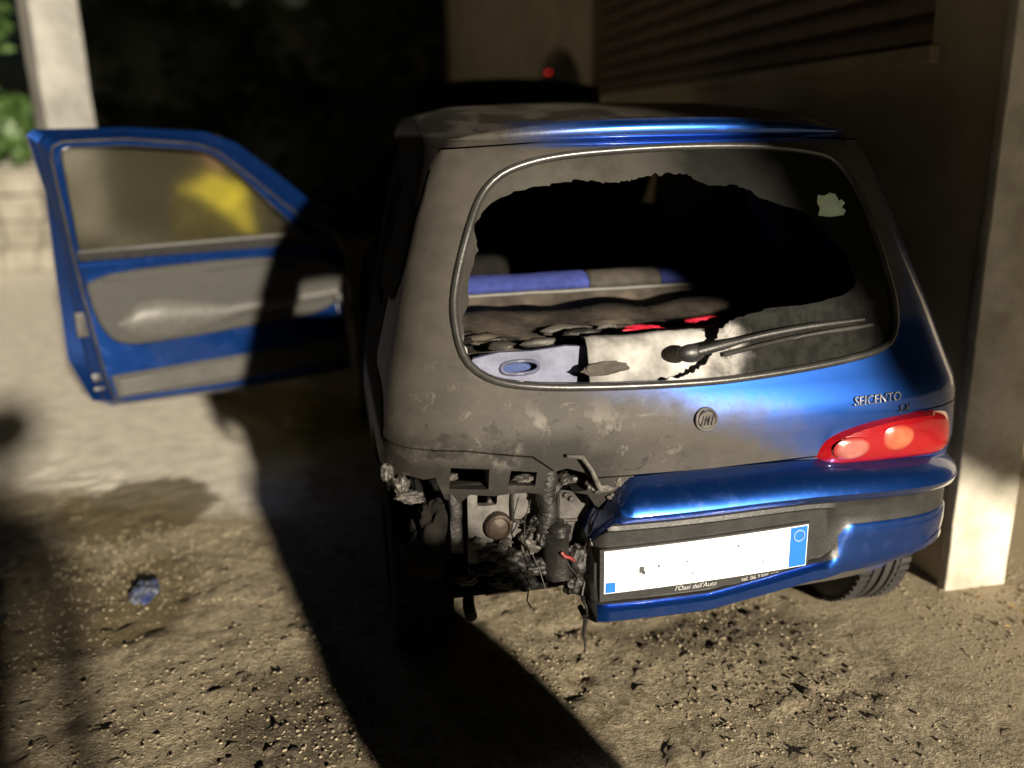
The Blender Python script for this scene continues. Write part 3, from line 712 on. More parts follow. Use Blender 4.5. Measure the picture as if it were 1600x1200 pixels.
# rear bumper: right two thirds still hanging, broken off left of the number plate
def bpath(s):
    """s: distance along the bumper from its broken end, returns (x, y, normal)"""
    return BP[max(0, min(len(BP) - 1, int(round(s))))]
NB = 96
pts = []
BW = .758
for k in range(600):
    x = -.288 + (BW + .288 - .0005) * (1 - (1 - k / 599) ** 2.2)
    q = min(abs(x) / BW, .9999); pts.append((x, -.012 + .055 * q * q + .34 * (1 - (1 - q ** 5) ** (1 / 5))))
pts += [(BW - .004 * k, pts[-1][1] + .02 * k) for k in range(1, 5)]
BPp = resample([(a, b, 0) for a, b in pts], NB, False)
def prof(f_plate, x):
    ztop = .618 - .040 * max(0, (x - .25) / .5) ** 1.2
    zb = .290 + .040 * min(1, max(0, x / .28)) + .015 * max(0, (x - .50) / .25)
    body_ = [(ztop + .016, -.07), (ztop + .006, -.040), (ztop - .006, -.014), (ztop - .020, .008), (ztop - .036, .024), (ztop - .052, .030), (ztop - .066, .024), (ztop - .076, .008)]
    zl = ztop - .080
    tr = [(zl - .002, .004), (zl - .02, .003), (zl - .04, .003), (zl - .060, .003), (zl - .064, .006), (zl - .070, .009), (zl - .10, .010), (zl - .14, .010), (zb + .03, .012), (zb + .014, .008), (zb + .004, -.006), (zb, -.04)]
    tp = [(zl - .002, .004), (zl - .012, .006), (zl - .02, -.004), (zl - .10, -.006), (zl - .14, -.006), (zl - .168, -.004), (zb + .050, .0), (zb + .047, .012), (zb + .036, .024), (zb + .014, .022), (zb + .0, .002), (zb - .002, -.04)]
    t2 = [(a[0] + (b[0] - a[0]) * f_plate, a[1] + (b[1] - a[1]) * f_plate) for a, b in zip(tr, tp)]
    return body_ + t2
vs, fs, mi = [], [], []
for i, (x, y) in enumerate(BPp):
    a = BPp[max(0, i - 1)]; b = BPp[min(NB - 1, i + 1)]; d = V((b[0] - a[0], b[1] - a[1])).normalized(); nrm = V((d.y, -d.x))
    fp = min(1, max(0, (.365 - x) / .055)); 
    jag = .010 * noise.noise(V((0, i * .9, 1))) if i == 0 else 0
    pr = prof(fp, x)
    for q, (z, o) in enumerate(pr):
        sag = .006 * noise.noise(V((x * 4, z * 9, 0)))
        xx = x + nrm.x * o; yy = y + nrm.y * o
        if x < -.13: zz_ = max(0, z - (.36 + .30 * ((x + .288) / .158) ** .5 + .02)); yy += zz_ * .8; z -= zz_ * .85
        if i == 0: xx += .014 * noise.noise(V((z * 40, 2, 0))) ; yy += .03
        if i == 1: yy += .004
        vs.append((xx, yy + sag * .4, z + sag * .3))
PN = len(pr)
for i in range(NB - 1):
    fp = BPp[i][0] < .335
    for q in range(PN - 1):
        fs.append((i * PN + q, (i + 1) * PN + q, (i + 1) * PN + q + 1, i * PN + q + 1))
        band = 7 <= q <= 11
        if fp: band = 7 <= q <= 14
        mi.append(1 if band or i < 1 else 0)
bumper = make('rear_bumper', vs, fs, [M['blue'], M['black_plastic']], car, True, 40)
bumper.data.polygons.foreach_set('material_index', mi); 
sm = bumper.modifiers.new('thick', 'SOLIDIFY'); sm.thickness = .004; sm.offset = -1
tube('broken_edge', [(vs[q][0] - .002, vs[q][1] + .006, vs[q][2]) for q in range(PN)], .007, M['char'], bumper, 6)
tube('hanging_strip', [(-.292, .03, .30), (-.287, .04, .27), (-.290, .05, .22), (-.285, .05, .20), (-.284, .055, .17)], [.008, .006, .004, .003, .0015], M['char'], bumper, 6)
# number plate with holder, the number itself is blanked out in the photograph
def bpos(x, z, off):
    q = min(abs(x) / BW, .9999); y = -.012 + .055 * q * q + .34 * (1 - (1 - q ** 5) ** (1 / 5)); return V((x, y - off, z))
def plate_piece(name, x0, x1, z0, z1, o0, o1, mat, parent, n=12):
    vs, fs = [], []
    for k in range(n + 1):
        x = x0 + (x1 - x0) * k / n; sh = .022 * x
        for z, o in ((z0, o0), (z0, o1), (z1, o1), (z1, o0)): vs.append(bpos(x, z + sh, o))
    for k in range(n):
        for j in range(4): fs.append((k * 4 + j, k * 4 + 4 + j, k * 4 + 4 + (j + 1) % 4, k * 4 + (j + 1) % 4))
    fs.append((0, 1, 2, 3)); fs.append(tuple(n * 4 + j for j in (3, 2, 1, 0)))
    return make(name, vs, fs, mat, parent, False)
holder = plate_piece('plate_holder', -.268, .262, .350, .484, .001, .008, M['black_plastic'], bumper)
plate = plate_piece('number_plate', -.259, .254, .372, .480, .009, .0115, M['plate_white'], bumper); plate['label'] = 'white number plate with a blue band at its right end'
plate_piece('blue_band', .207, .252, .374, .478, .0119, .0126, M['plate_blue'], plate, 4)
plate_piece('blue_band', -.256, -.232, .374, .400, .0119, .0126, M['plate_blue'], plate, 4)
tube('star_ring', [bpos(.230 + .014 * math.cos(a), .455 + .014 * math.sin(a) + .005, .0132) for a in [2 * math.pi * k / 24 for k in range(24)]], .0016, M['ring_blue'], plate, 6, True)
for k, (x, z, w, h) in enumerate(((-.175, .424, .012, .016), (-.168, .416, .008, .010), (-.13, .428, .005, .007), (-.06, .43, .005, .004), (-.045, .398, .006, .004), (.07, .452, .004, .008), (.135, .40, .005, .004))):
    plate_piece('character_trace', x, x + w, z - h / 2, z + h / 2, .0119, .0123, M['print_dark'], plate, 1)
text('dealer_lettering', "l'Oasi dell'Auto", .017, lambda a, b, c: bpos(-.085 + a, .3555 + b + .022 * (a - .085), .0088 + c), M['print_pale'], holder, .0003, .25)
text('dealer_lettering', 'tel. 06 2305 110', .015, lambda a, b, c: bpos(.085 + a, .3555 + b + .022 * (a + .085), .0088 + c), M['print_pale'], holder, .0003)

# wheels
def wheel(x, y, name_label=None):
    s = 1 if x > 0 else -1
    w = [(-.076, .175), (-.082, .20), (-.082, .235), (-.074, .262), (-.06, .276)]
    prof_ = w + [(-.045, .280), (-.042, .272), (-.036, .272), (-.033, .281), (-.014, .282), (-.011, .273), (-.004, .273), (-.001, .282), (.018, .282), (.021, .273), (.027, .273), (.030, .281), (.046, .280)] + [(-a, b) for a, b in reversed(w)]
    vs, fs = lathe_vf(prof_, (x, y, .272), 'x', 56)
    wh = make('wheel', vs, fs, M['tyre'], car, True, 40)
    # tread blocks along both shoulders
    bvs, bfs = [], []
    for k in range(64):
        a = 2 * math.pi * k / 64
        for sx in (-1, 1):
            c = V((x + sx * .058, y + .280 * math.cos(a), .272 + .280 * math.sin(a))); t1 = V((0, -math.sin(a), math.cos(a))); r1 = V((0, math.cos(a), math.sin(a))); i = len(bvs)
            for du in (-.016, .016):
                for dv in (-.009, .009):
                    for dw in (-.010, .004): bvs.append(c + V((du, 0, 0)) + t1 * dv + r1 * dw)
            for f in ((0, 1, 3, 2), (4, 6, 7, 5), (0, 4, 5, 1), (2, 3, 7, 6), (1, 5, 7, 3), (0, 2, 6, 4)): bfs.append(tuple(i + q for q in f))
    tb = make('tread', bvs, bfs, M['tyre'], wh, False); tb['kind'] = 'stuff'
    vs, fs = lathe_vf([(s * -.06, .172), (s * .05, .176), (s * .066, .168), (s * .05, .150), (s * .02, .12), (s * .03, .06), (s * .045, .04), (s * .045, .001)], (x, y, .272), 'x', 36)
    make('rim', vs, fs, M['steel'], wh, True, 40)
    return wh
wheel(.655, .50); bw = wheel(-.65, .56); bw['label'] = 'burnt black rear left wheel'
for q in [bw] + list(bw.children): q.data.materials.clear(); q.data.materials.append(M['interior'])  # burnt tyre, coloured near black so it sinks into the shade
wheel(.66, 2.72); wheel(-.66, 2.72)

# burnt structure behind the missing bumper
def metal_panel(name, poly, y0, th, mat, parent, amp=.01, cuts=0, wave=9):
    me = prism(poly, lambda a, b: (a, y0, b), lambda a, b: (a, y0 + th, b))
    bm = bmesh.new(); bm.from_mesh(me); bmesh.ops.triangulate(bm, faces=[f for f in bm.faces if len(f.verts) > 4])
    bmesh.ops.subdivide_edges(bm, edges=bm.edges[:], cuts=3, use_grid_fill=True)
    for v in bm.verts: v.co.y += amp * noise.noise(V((v.co.x * wave, v.co.z * wave, 1.3)))
    return link(name, from_bm(bm), mat, parent, True, 40)
pan = bpy.data.objects.new('p', prism([(-.556, .415), (-.553, .618), (-.40, .622), (-.22, .610), (-.22, .42), (-.28, .385), (-.36, .395), (-.47, .40)], lambda a, b: (a, .115, b), lambda a, b: (a, .135, b))); COL.objects.link(pan)
boolean(pan, prism(rounded([(-.531, .560), (-.483, .557), (-.481, .598), (-.530, .601)], .008), lambda a, b: (a, 0, b), lambda a, b: (a, .3, b))); boolean(pan, box(-.45, -.42, 0, .3, .44, .47))
bm = bmesh.new(); bm.from_mesh(pan.data); bpy.data.objects.remove(pan)
bmesh.ops.triangulate(bm, faces=bm.faces[:]); bmesh.ops.subdivide_edges(bm, edges=bm.edges[:], cuts=4, use_grid_fill=True)
for v in bm.verts: v.co.y += .010 * noise.noise(V((v.co.x * 11, v.co.z * 11, 1.3))) + .004 * noise.noise(V((v.co.x * 40, v.co.z * 40, 4)))
rp = link('rear_panel', from_bm(bm), M['bare'], car, True, 40); rp['label'] = 'bare scorched rear panel where the bumper burnt away'
tube('pressed_rib', [(a, .112, b) for a, b in resample(rounded([(-.448, .515), (-.388, .512), (-.386, .588), (-.447, .592)], .012), 30)], .0045, M['metal'], rp, 6, True)
tube('pressed_rib', [(a, .112, b) for a, b in resample(rounded([(-.335, .505), (-.262, .500), (-.258, .575), (-.335, .582)], .012), 30)], .0045, M['metal'], rp, 6, True)
vs, fs = lathe_vf([(.02, .034), (-.006, .032), (-.010, .026), (-.004, .022), (-.008, .010), (-.008, .001)], (-.483, .105, .508), 'y', 26)
make('plug', vs, fs, M['rust'], rp, True, 40)
for k in range(7):
    a = rnd_ = random.Random(k); x = a.uniform(-.54, -.26); z = a.uniform(.43, .60)
    vs, fs = lathe_vf([(.012, .006), (-.004, .006), (-.006, .003), (-.006, .0005)], (x, .11, z), 'y', 8); make('bolt', vs, fs, M['metal'], rp)
# corrugated duct and the canister below it
pts = [(-.372 + .004 * math.sin(k * .5), .075, .655 - .155 * k / 24) for k in range(25)]
tube('duct', pts, [.021 + .0035 * (k % 2) for k in range(25)], M['char'], car, 14)
vs, fs = lathe_vf([(.075, .001), (.073, .024), (.066, .032), (.058, .030), (.05, .034), (.043, .030), (-.05, .031), (-.066, .026), (-.07, .001)], (-.350, .065, .448), 'z', 24)
vs = [v + V((noise.noise(v * 30), noise.noise(v * 30 + V((7, 0, 0))), noise.noise(v * 30 + V((0, 7, 0))))) * .012 for v in vs]
make('canister', vs, fs, M['char'], car, True, 60)
for nm, b_, mt in (('rail', (-.60, -.18, .085, .113, .606, .624), 'metal'), ('rail', (-.56, -.24, .095, .125, .388, .408), 'char'), ('bracket', (-.60, -.575, .08, .112, .46, .62), 'char'), ('bracket', (-.275, -.235, .06, .112, .40, .49), 'char')):
    bm = bmesh.new(); bm.from_mesh(box(*b_, .006, 2)); bmesh.ops.subdivide_edges(bm, edges=[e for e in bm.edges if e.calc_length() > .03], cuts=5, use_grid_fill=True)
    for v in bm.verts: v.co += V((noise.noise(v.co * 22), noise.noise(v.co * 22 + V((4, 0, 0))), noise.noise(v.co * 22 + V((0, 4, 0))))) * .008
    link(nm, from_bm(bm), M[mt], car, True, 45)
rl_ = random.Random(11)
lumps = [(-.705, .13, .628, .020, .02, .026, 'metal'), (-.690, .12, .604, .030, .02, .010, 'ash'), (-.735, .15, .655, .016, .02, .022, 'metal'), (-.68, .13, .59, .028, .02, .010, 'metal'),
    (-.62, .13, .52, .05, .03, .06, 'interior'), (-.66, .16, .44, .06, .03, .08, 'interior'), (-.59, .11, .645, .018, .014, .007, 'ash'), (-.43, .07, .640, .028, .018, .010, 'metal'), (-.33, .08, .625, .022, .02, .014, 'metal'),
    (-.50, .10, .445, .04, .022, .022, 'metal'), (-.455, .09, .425, .045, .024, .028, 'char'), (-.41, .095, .465, .028, .022, .03, 'metal'), (-.535, .10, .475, .018, .015, .014, 'ash'), (-.47, .09, .475, .016, .012, .009, 'metal'), (-.40, .08, .405, .04, .024, .022, 'char'), (-.52, .10, .405, .03, .024, .014, 'char'),
    (-.395, .085, .525, .016, .016, .014, 'char'), (-.405, .085, .505, .02, .014, .010, 'char'), (-.385, .07, .485, .016, .016, .02, 'char'), (-.30, .06, .42, .03, .024, .05, 'char'), (-.265, .055, .44, .022, .02, .06, 'metal'), (-.31, .06, .36, .03, .024, .03, 'char'),
    (-.245, .05, .604, .028, .014, .010, 'ash'), (-.215, .045, .585, .020, .012, .008, 'ash'), (-.18, .045, .604, .020, .010, .006, 'ash'), (-.15, .045, .612, .016, .010, .006, 'metal'), (-.27, .05, .615, .016, .012, .014, 'metal'), (-.205, .045, .618, .012, .010, .012, 'ash'),
    (-.565, .09, .385, .026, .018, .010, 'ash'), (-.59, .08, .40, .02, .016, .006, 'metal'), (-.48, .10, .375, .04, .03, .018, 'char'), (-.43, .10, .36, .04, .03, .018, 'char')]
for k, (x, y, z, a, b, c, mt) in enumerate(lumps):
    link('melted_lump', lump((x, y, z), (a * .92, b, c * .92), k + 1, 4, .5, 1.6, .10), M[mt], car, True, 60)
for k in range(4):
    x = rl_.uniform(-.46, -.22); z = rl_.uniform(.5, .62); p = [V((x, .06, z))]
    for _ in range(7): p.append(p[-1] + V((rl_.uniform(-.02, .02), rl_.uniform(-.012, .010), rl_.uniform(-.055, -.012))))
    tube('burnt_wire', p, rl_.uniform(.0012, .0028), M['char' if k % 3 else 'metal'], car, 6)
tube('red_wire', [(-.350, .030, .462), (-.342, .028, .452), (-.330, .028, .447), (-.318, .03, .436)], .005, M['red_dull'], car, 6)
tube('hanging_trim', [(-.335, .03, .70), (-.30, .025, .695), (-.28, .02, .665), (-.265, .02, .63), (-.255, .02, .61)], [.004, .006, .005, .007, .004], M['ash'], hatch, 6)
# silencer and tail pipe
vs, fs = lathe_vf([(-.12, .001), (-.115, .045), (-.10, .056), (.10, .056), (.125, .045), (.13, .001)], (-.38, .36, .25), 'x', 28)
mu = make('silencer', vs, fs, M['rust'], car, True, 50)
tube('tail_pipe', [(-.49, .36, .25), (-.53, .33, .235), (-.54, .26, .22), (-.54, .22, .21)], .016, M['rust'], mu, 12)
tube('exhaust_pipe', [(-.26, .36, .25), (-.12, .45, .25), (-.05, .8, .24), (0, 2.2, .22)], .022, M['rust'], mu, 10)
link('floor_pan', box(-.60, .60, .18, 2.6, .292, .305), M['interior'], car, False)

# interior: seat back, burnt shelf, load bay things
def slab(name, x0, x1, pts_, th, mat, parent, n=10, amp=.0, fr=6):
    """strip along x with a profile of (y, z) points"""
    vs, fs = [], []; k = len(pts_)
    for i in range(n + 1):
        x = x0 + (x1 - x0) * i / n
        for (y, z) in pts_:
            d = amp * noise.noise(V((x * fr, y * fr, z * fr))); vs.append((x, y, z + d))
    for i in range(n):
        for j in range(k - 1): fs.append((i * k + j, (i + 1) * k + j, (i + 1) * k + j + 1, i * k + j + 1))
    o = make(name, vs, fs, mat, parent, True, 50); s_ = o.modifiers.new('t', 'SOLIDIFY'); s_.thickness = th; s_.offset = 0
    return o
seat = slab('rear_seat', -.60, .58, [(.70, .50), (.73, .70), (.755, .935), (.765, .948)], .012, M['burnt_board'], car, 24, .006)
for x0, x1, mt in ((-.60, -.065, 'seat_blue'), (-.062, .165, 'seat_grey'), (.168, .58, 'seat_blue')):
    pts_ = [(.775, .948), (.768, .966), (.790, .984), (.84, .990), (.90, .978), (.93, .93), (.96, .55)]
    slab('seat_back_cushion', x0, x1, pts_, .01, M[mt], seat, 10, .005)
tube('seat_edge_bead', [(-.60 + 1.18 * k / 20, .758, .947 + .003 * noise.noise(V((k * .6, 0, 0)))) for k in range(21)], .007, M['grey_light'], seat, 8)
for s in (-1, 1):
    x0 = -.36 if s < 0 else .36
    st = link('front_seat', box(x0 - .21, x0 + .21, 1.52, 1.66, .40, .98, .05, 3), M['interior'], car)
    link('headrest', box(x0 - .11, x0 + .11, 1.60, 1.66, .99, 1.13, .03, 3), M['interior'], st)
    link('seat_cushion', box(x0 - .22, x0 + .22, 1.64, 2.1, .34, .50, .05, 3), M['interior'], st)
link('dashboard', box(-.66, .66, 2.25, 2.55, .62, .92, .05, 3), M['interior'], car)
slab('parcel_shelf', -.58, .50, [(.70, .925), (.58, .905), (.45, .880), (.36, .868), (.30, .875)], .012, M['burnt_board'], car, 40, .022, 9)
for k in range(26):
    x = rl_.uniform(-.52, .30); y = rl_.uniform(.26, .52); z = .885 + rl_.uniform(0, .02)
    link('charred_scrap', lump((x, y, z), (rl_.uniform(.02, .075), rl_.uniform(.01, .03), rl_.uniform(.005, .016)), 40 + k, 2, .6, 2), M[rl_.choice(['char', 'char', 'burnt_board', 'metal', 'ash', 'interior'])], car, True, 60)
# heat bleached panel with an oval handle hole
lo = [(-.535, .80), (-.10, .80), (-.10, .918), (-.17, .921), (-.23, .915), (-.30, .921), (-.38, .914), (-.46, .916), (-.52, .905), (-.54, .88)]
pn = bpy.data.objects.new('q', prism(lo, lambda a, b: (a, .175 + .0 * a, b), lambda a, b: (a, .189, b))); COL.objects.link(pn)
hole = chaikin([(-.455, .862), (-.365, .862), (-.365, .893), (-.455, .893)], 2)
boolean(pn, prism(hole, lambda a, b: (a, .0, b), lambda a, b: (a, .4, b)))
me = pn.data; bpy.data.objects.remove(pn)
lid = link('load_bay_panel', me, M['lavender'], car, False); lid['label'] = 'pale bleached panel with an oval hole inside the rear window'
tube('hole_rim', [(a, .172, b) for a, b in resample(hole, 30)], .005, M['lavender'], lid, 6, True)
link('hole_back', box(-.50, -.32, .20, .215, .83, .905), M['deep_blue'], lid, False)
ws_ = slab('white_sheet', -.255, .22, [(.118, .832), (.128, .88), (.142, .920), (.16, .936), (.21, .938)], .006, M['white_sheet'], car, 20, .010, 14)
link('grey_flap', lump((-.22, .112, .876), (.055, .008, .016), 77, 3, .4, 2), M['seat_grey'], car)
link('red_scrap', lump((-.075, .27, .926), (.055, .02, .013), 78, 3, .3, 2), M['red_cloth'], car)
link('red_scrap', lump((.09, .27, .942), (.05, .02, .009), 79, 3, .3, 2), M['red_cloth'], car)

# bonnet raised, scorched
vs, fs = [], []
for i in range(15):
    a = i / 14 * 2 - 1
    for k in range(9):
        b = k / 8; w = .46 + .07 * (1 - b)
        hgt = .96 + b * .66 + .05 * (1 - abs(a) ** 2.4) * b ** 2
        vs.append((.09 + a * w, 2.50 + .20 * b + .10 * (1 - a * a) * b, hgt))
for i in range(14):
    for k in range(8): fs.append((i * 9 + k, (i + 1) * 9 + k, (i + 1) * 9 + k + 1, i * 9 + k + 1))
bo = make('bonnet', vs, fs, M['interior'], car, True, 60); bo['label'] = 'raised scorched bonnet beyond the roof'
s_ = bo.modifiers.new('t', 'SOLIDIFY'); s_.thickness = .02
wsc = prism([(-.64, .97), (.64, .97), (.585, 1.37), (-.585, 1.37)], lambda a, b: (a, 2.36 - (b - .97) * 1.25, b), lambda a, b: (a, 2.366 - (b - .97) * 1.25, b))
link('windscreen', wsc, M['dead_black'], car, False)
# remaining side glass
for s in (-1, 1):
    pts_ = [(.62, .95), (.98, .97), (1.0, 1.30), (.74, 1.28)]
    fx = lambda d: (lambda a, b: (xc(b) + s * (ww_(b) - d), a, b))
    link('quarter_window', prism(pts_, fx(.012), fx(.017)), M['pane'], car, False)
fx = lambda d: (lambda a, b: (xc(b) + (ww_(b) - d), a, b))
link('side_window', prism([(1.08, .98), (2.28, .98), (1.9, 1.34), (1.12, 1.36)], fx(.012), fx(.017)), M['pane'], car, False)

# driver's door, swung open
HG = V((-.77, 2.50, 0)); DU = V((-.903, -.429, 0)).normalized(); DN = V((.429, -.903, 0)).normalized()
def D(u, z, n):
    return HG + DU * u + DN * (n + max(0, z - .85) / .55 * .12) + V((0, 0, z))
DO = [(.0, .31), (.64, .318), (1.10, .345), (1.18, .385), (1.245, .57), (1.24, .85), (1.245, 1.23), (1.285, 1.435), (1.26, 1.455), (.94, 1.458), (.64, 1.437), (.51, 1.39), (.34, 1.265), (.19, 1.145), (.05, 1.0), (.0, .9)]
DI = [(.03, .335), (.64, .340), (1.05, .362), (1.112, .38), (1.136, .514), (1.173, .858), (1.193, 1.012), (1.232, 1.385), (1.21, 1.418), (.964, 1.424), (.70, 1.400), (.60, 1.363), (.465, 1.256), (.31, 1.127), (.1, .98), (.03, .89)]
DW = [(1.165, .998), (1.193, 1.375), (1.175, 1.392), (.96, 1.394), (.70, 1.372), (.63, 1.350), (.54, 1.285), (.373, 1.125), (.24, .998)]
def resn(A, B, per=5):
    a2, b2 = [], []
    n = len(A)
    for i in range(n):
        for k in range(per):
            f = k / per
            a2.append((A[i][0] + (A[(i + 1) % n][0] - A[i][0]) * f, A[i][1] + (A[(i + 1) % n][1] - A[i][1]) * f))
            b2.append((B[i][0] + (B[(i + 1) % n][0] - B[i][0]) * f, B[i][1] + (B[(i + 1) % n][1] - B[i][1]) * f))
    return a2, b2
oa, ib = resn(DO, DI); n = len(oa)
loops = [[(u, .0, z) for u, z in oa], [(u, .022, z) for u, z in oa]]
mid = [((a[0] * .45 + b[0] * .55), .045, (a[1] * .45 + b[1] * .55)) for a, b in zip(oa, ib)]
mid2 = [((a[0] * .35 + b[0] * .65), .060, (a[1] * .35 + b[1] * .65)) for a, b in zip(oa, ib)]
loops += [mid, mid2, [(u, .078, z) for u, z in ib], [(u * .99 + .006, .085, z * .99 + .009) for u, z in ib]]
bm = bmesh.new(); LV = [[bm.verts.new(p) for p in l] for l in loops]
for a, b in zip(LV, LV[1:]):
    for i in range(n): bm.faces.new((a[i], a[(i + 1) % n], b[(i + 1) % n], b[i]))
bm.faces.new(LV[0]); bm.faces.new(LV[-1])
do = bpy.data.objects.new('d', from_bm(bm)); COL.objects.link(do)
boolean(do, prism(rounded(DW, .03), lambda a, b: (a, -.1, b), lambda a, b: (a, .3, b)))
bm = bmesh.new(); bm.from_mesh(do.data); bpy.data.objects.remove(do)
bmesh.ops.triangulate(bm, faces=[f for f in bm.faces if len(f.verts) > 4])
for v in bm.verts: v.co = D(v.co.x, v.co.z, v.co.y)
door = link('door', from_bm(bm), M['blue'], car, True, 25); door['label'] = 'blue driver door swung wide open, inside facing the camera'
def dprism(name, poly, n0, n1, mat, bev=0, parent=None):
    me = prism(poly, lambda a, b: (a, n0, b), lambda a, b: (a, n1, b))
    bm = bmesh.new(); bm.from_mesh(me)
    if bev: bmesh.ops.bevel(bm, geom=[e for e in bm.edges if e.verts[0].co.y > (n0 + n1) / 2 and e.verts[1].co.y > (n0 + n1) / 2], offset=bev, segments=3, affect='EDGES', profile=.5)
    for v in bm.verts: v.co = D(v.co.x, v.co.z, v.co.y)
    return link(name, from_bm(bm), mat, parent or door, True, 40)
dprism('door_window', rounded(DW, .03), .030, .036, M['door_glass'])
tube('window_channel', [D(u, z, .070) for u, z in resample(rounded(DW, .03), 70)], .009, M['rubber'], door, 6, True)
dprism('sill_strip', [(.10, .944), (1.168, .962), (1.176, .999), (.22, .996)], .084, .098, M['belt'], .004)
tube('sill_bead', [D(.24 + .93 * k / 12, .998 + .001 * k / 12, .094) for k in range(13)], .005, M['grey_light'], door, 6)
tube('belt_ridge', [D(.08 + 1.09 * k / 12, .930 + .014 * k / 12, .088) for k in range(13)], .008, M['blue'], door, 8)
trim = dprism('door_trim', chaikin([(1.152, .922), (.06, .902), (.06, .635), (.50, .618), (.89, .606), (1.06, .612), (1.12, .690), (1.145, .80)], 2), .084, .104, M['grey_trim'], .008)
tube('trim_crease', [D(u, .885 - .018 * (1.1 - u) + .01 * math.sin(u * 5), .1035) for u in [.10 + k * .05 for k in range(21)]], .004, M['rubber'], trim, 6)
tube('trim_edge', [D(u, z, .1015) for u, z in resample(chaikin([(1.152, .922), (.06, .902), (.06, .635), (.50, .618), (.89, .606), (1.06, .612), (1.12, .690), (1.145, .80)], 2), 60)], .0042, M['rubber'], trim, 6, True)
vs, fs = [], []
GN, GM = 40, 16
for i in range(GN + 1):
    u = .10 + .96 * i / GN
    zt = interp(u, [.1, .45, .62, .75, .88, .98, 1.06], [.745, .735, .732, .762, .785, .775, .70]); zb_ = interp(u, [.1, .55, .7, .88, 1.0, 1.06], [.69, .665, .632, .622, .640, .695])
    dep = interp(u, [.1, .5, .7, .9, 1.0, 1.06], [.045, .045, .050, .058, .045, .002])
    for k in range(GM + 1):
        b = k / GM; s = math.sin(math.pi * min(1, b * .98 + .01)) ** .7
        zz = zb_ + (zt - zb_) * b
        vs.append(D(u, zz, .103 + dep * s * (.55 + .45 * b)))
for i in range(GN):
    for k in range(GM): fs.append((i * (GM + 1) + k, (i + 1) * (GM + 1) + k, (i + 1) * (GM + 1) + k + 1, i * (GM + 1) + k + 1))
make('armrest', vs, fs, M['grey_light'], door, True, 80)
low = dprism('kick_panel', [(.05, .385), (.66, .375), (1.095, .392), (1.108, .49), (.66, .492), (.05, .50)], .084, .094, M['grey_trim'], .006)
for k in range(3):
    tube('panel_rib', [D(u, .462 - .022 * k - .004 * math.sin(u), .0945) for u in [.08 + j * .05 for j in range(21)]], .0055, M['grey_light'], low, 6)
tube('door_seal', [D(u * .985 + .012, z * .985 + .012, .082) for u, z in resample(DI, 90)], .006, M['rubber'], door, 6, True)
for z0, z1 in ((.66, .76), (.47, .505), (.43, .448)):
    dprism('latch' if z0 > .6 else 'bolt', [(1.150 - (z0 < .6) * .02, z0), (1.205 - (z0 < .6) * .03, z0), (1.205 - (z0 < .6) * .03, z1), (1.150 - (z0 < .6) * .02, z1)], .050, .072, M['chrome' if z0 < .6 else 'metal'], .004)
vs, fs = lathe_vf([(0, .001), (0, .026), (.010, .030), (.016, .024), (.018, .001)], (0, 0, 0), 'y', 24)
make('door_lever', [D(.075 + v.x, .685 + v.z, .100 + v.y) for v in vs], fs, M['chrome'], door)
tube('mirror_stay', [D(.09, .66, .09), D(.085, .60, .10), D(.05, .57, .09)], .004, M['chrome'], door, 6)
link('door_mirror', lump(tuple(D(.12, 1.05, -.10)), (.10, .06, .07), 5, 3, .05, 1), M['black_plastic'], door)

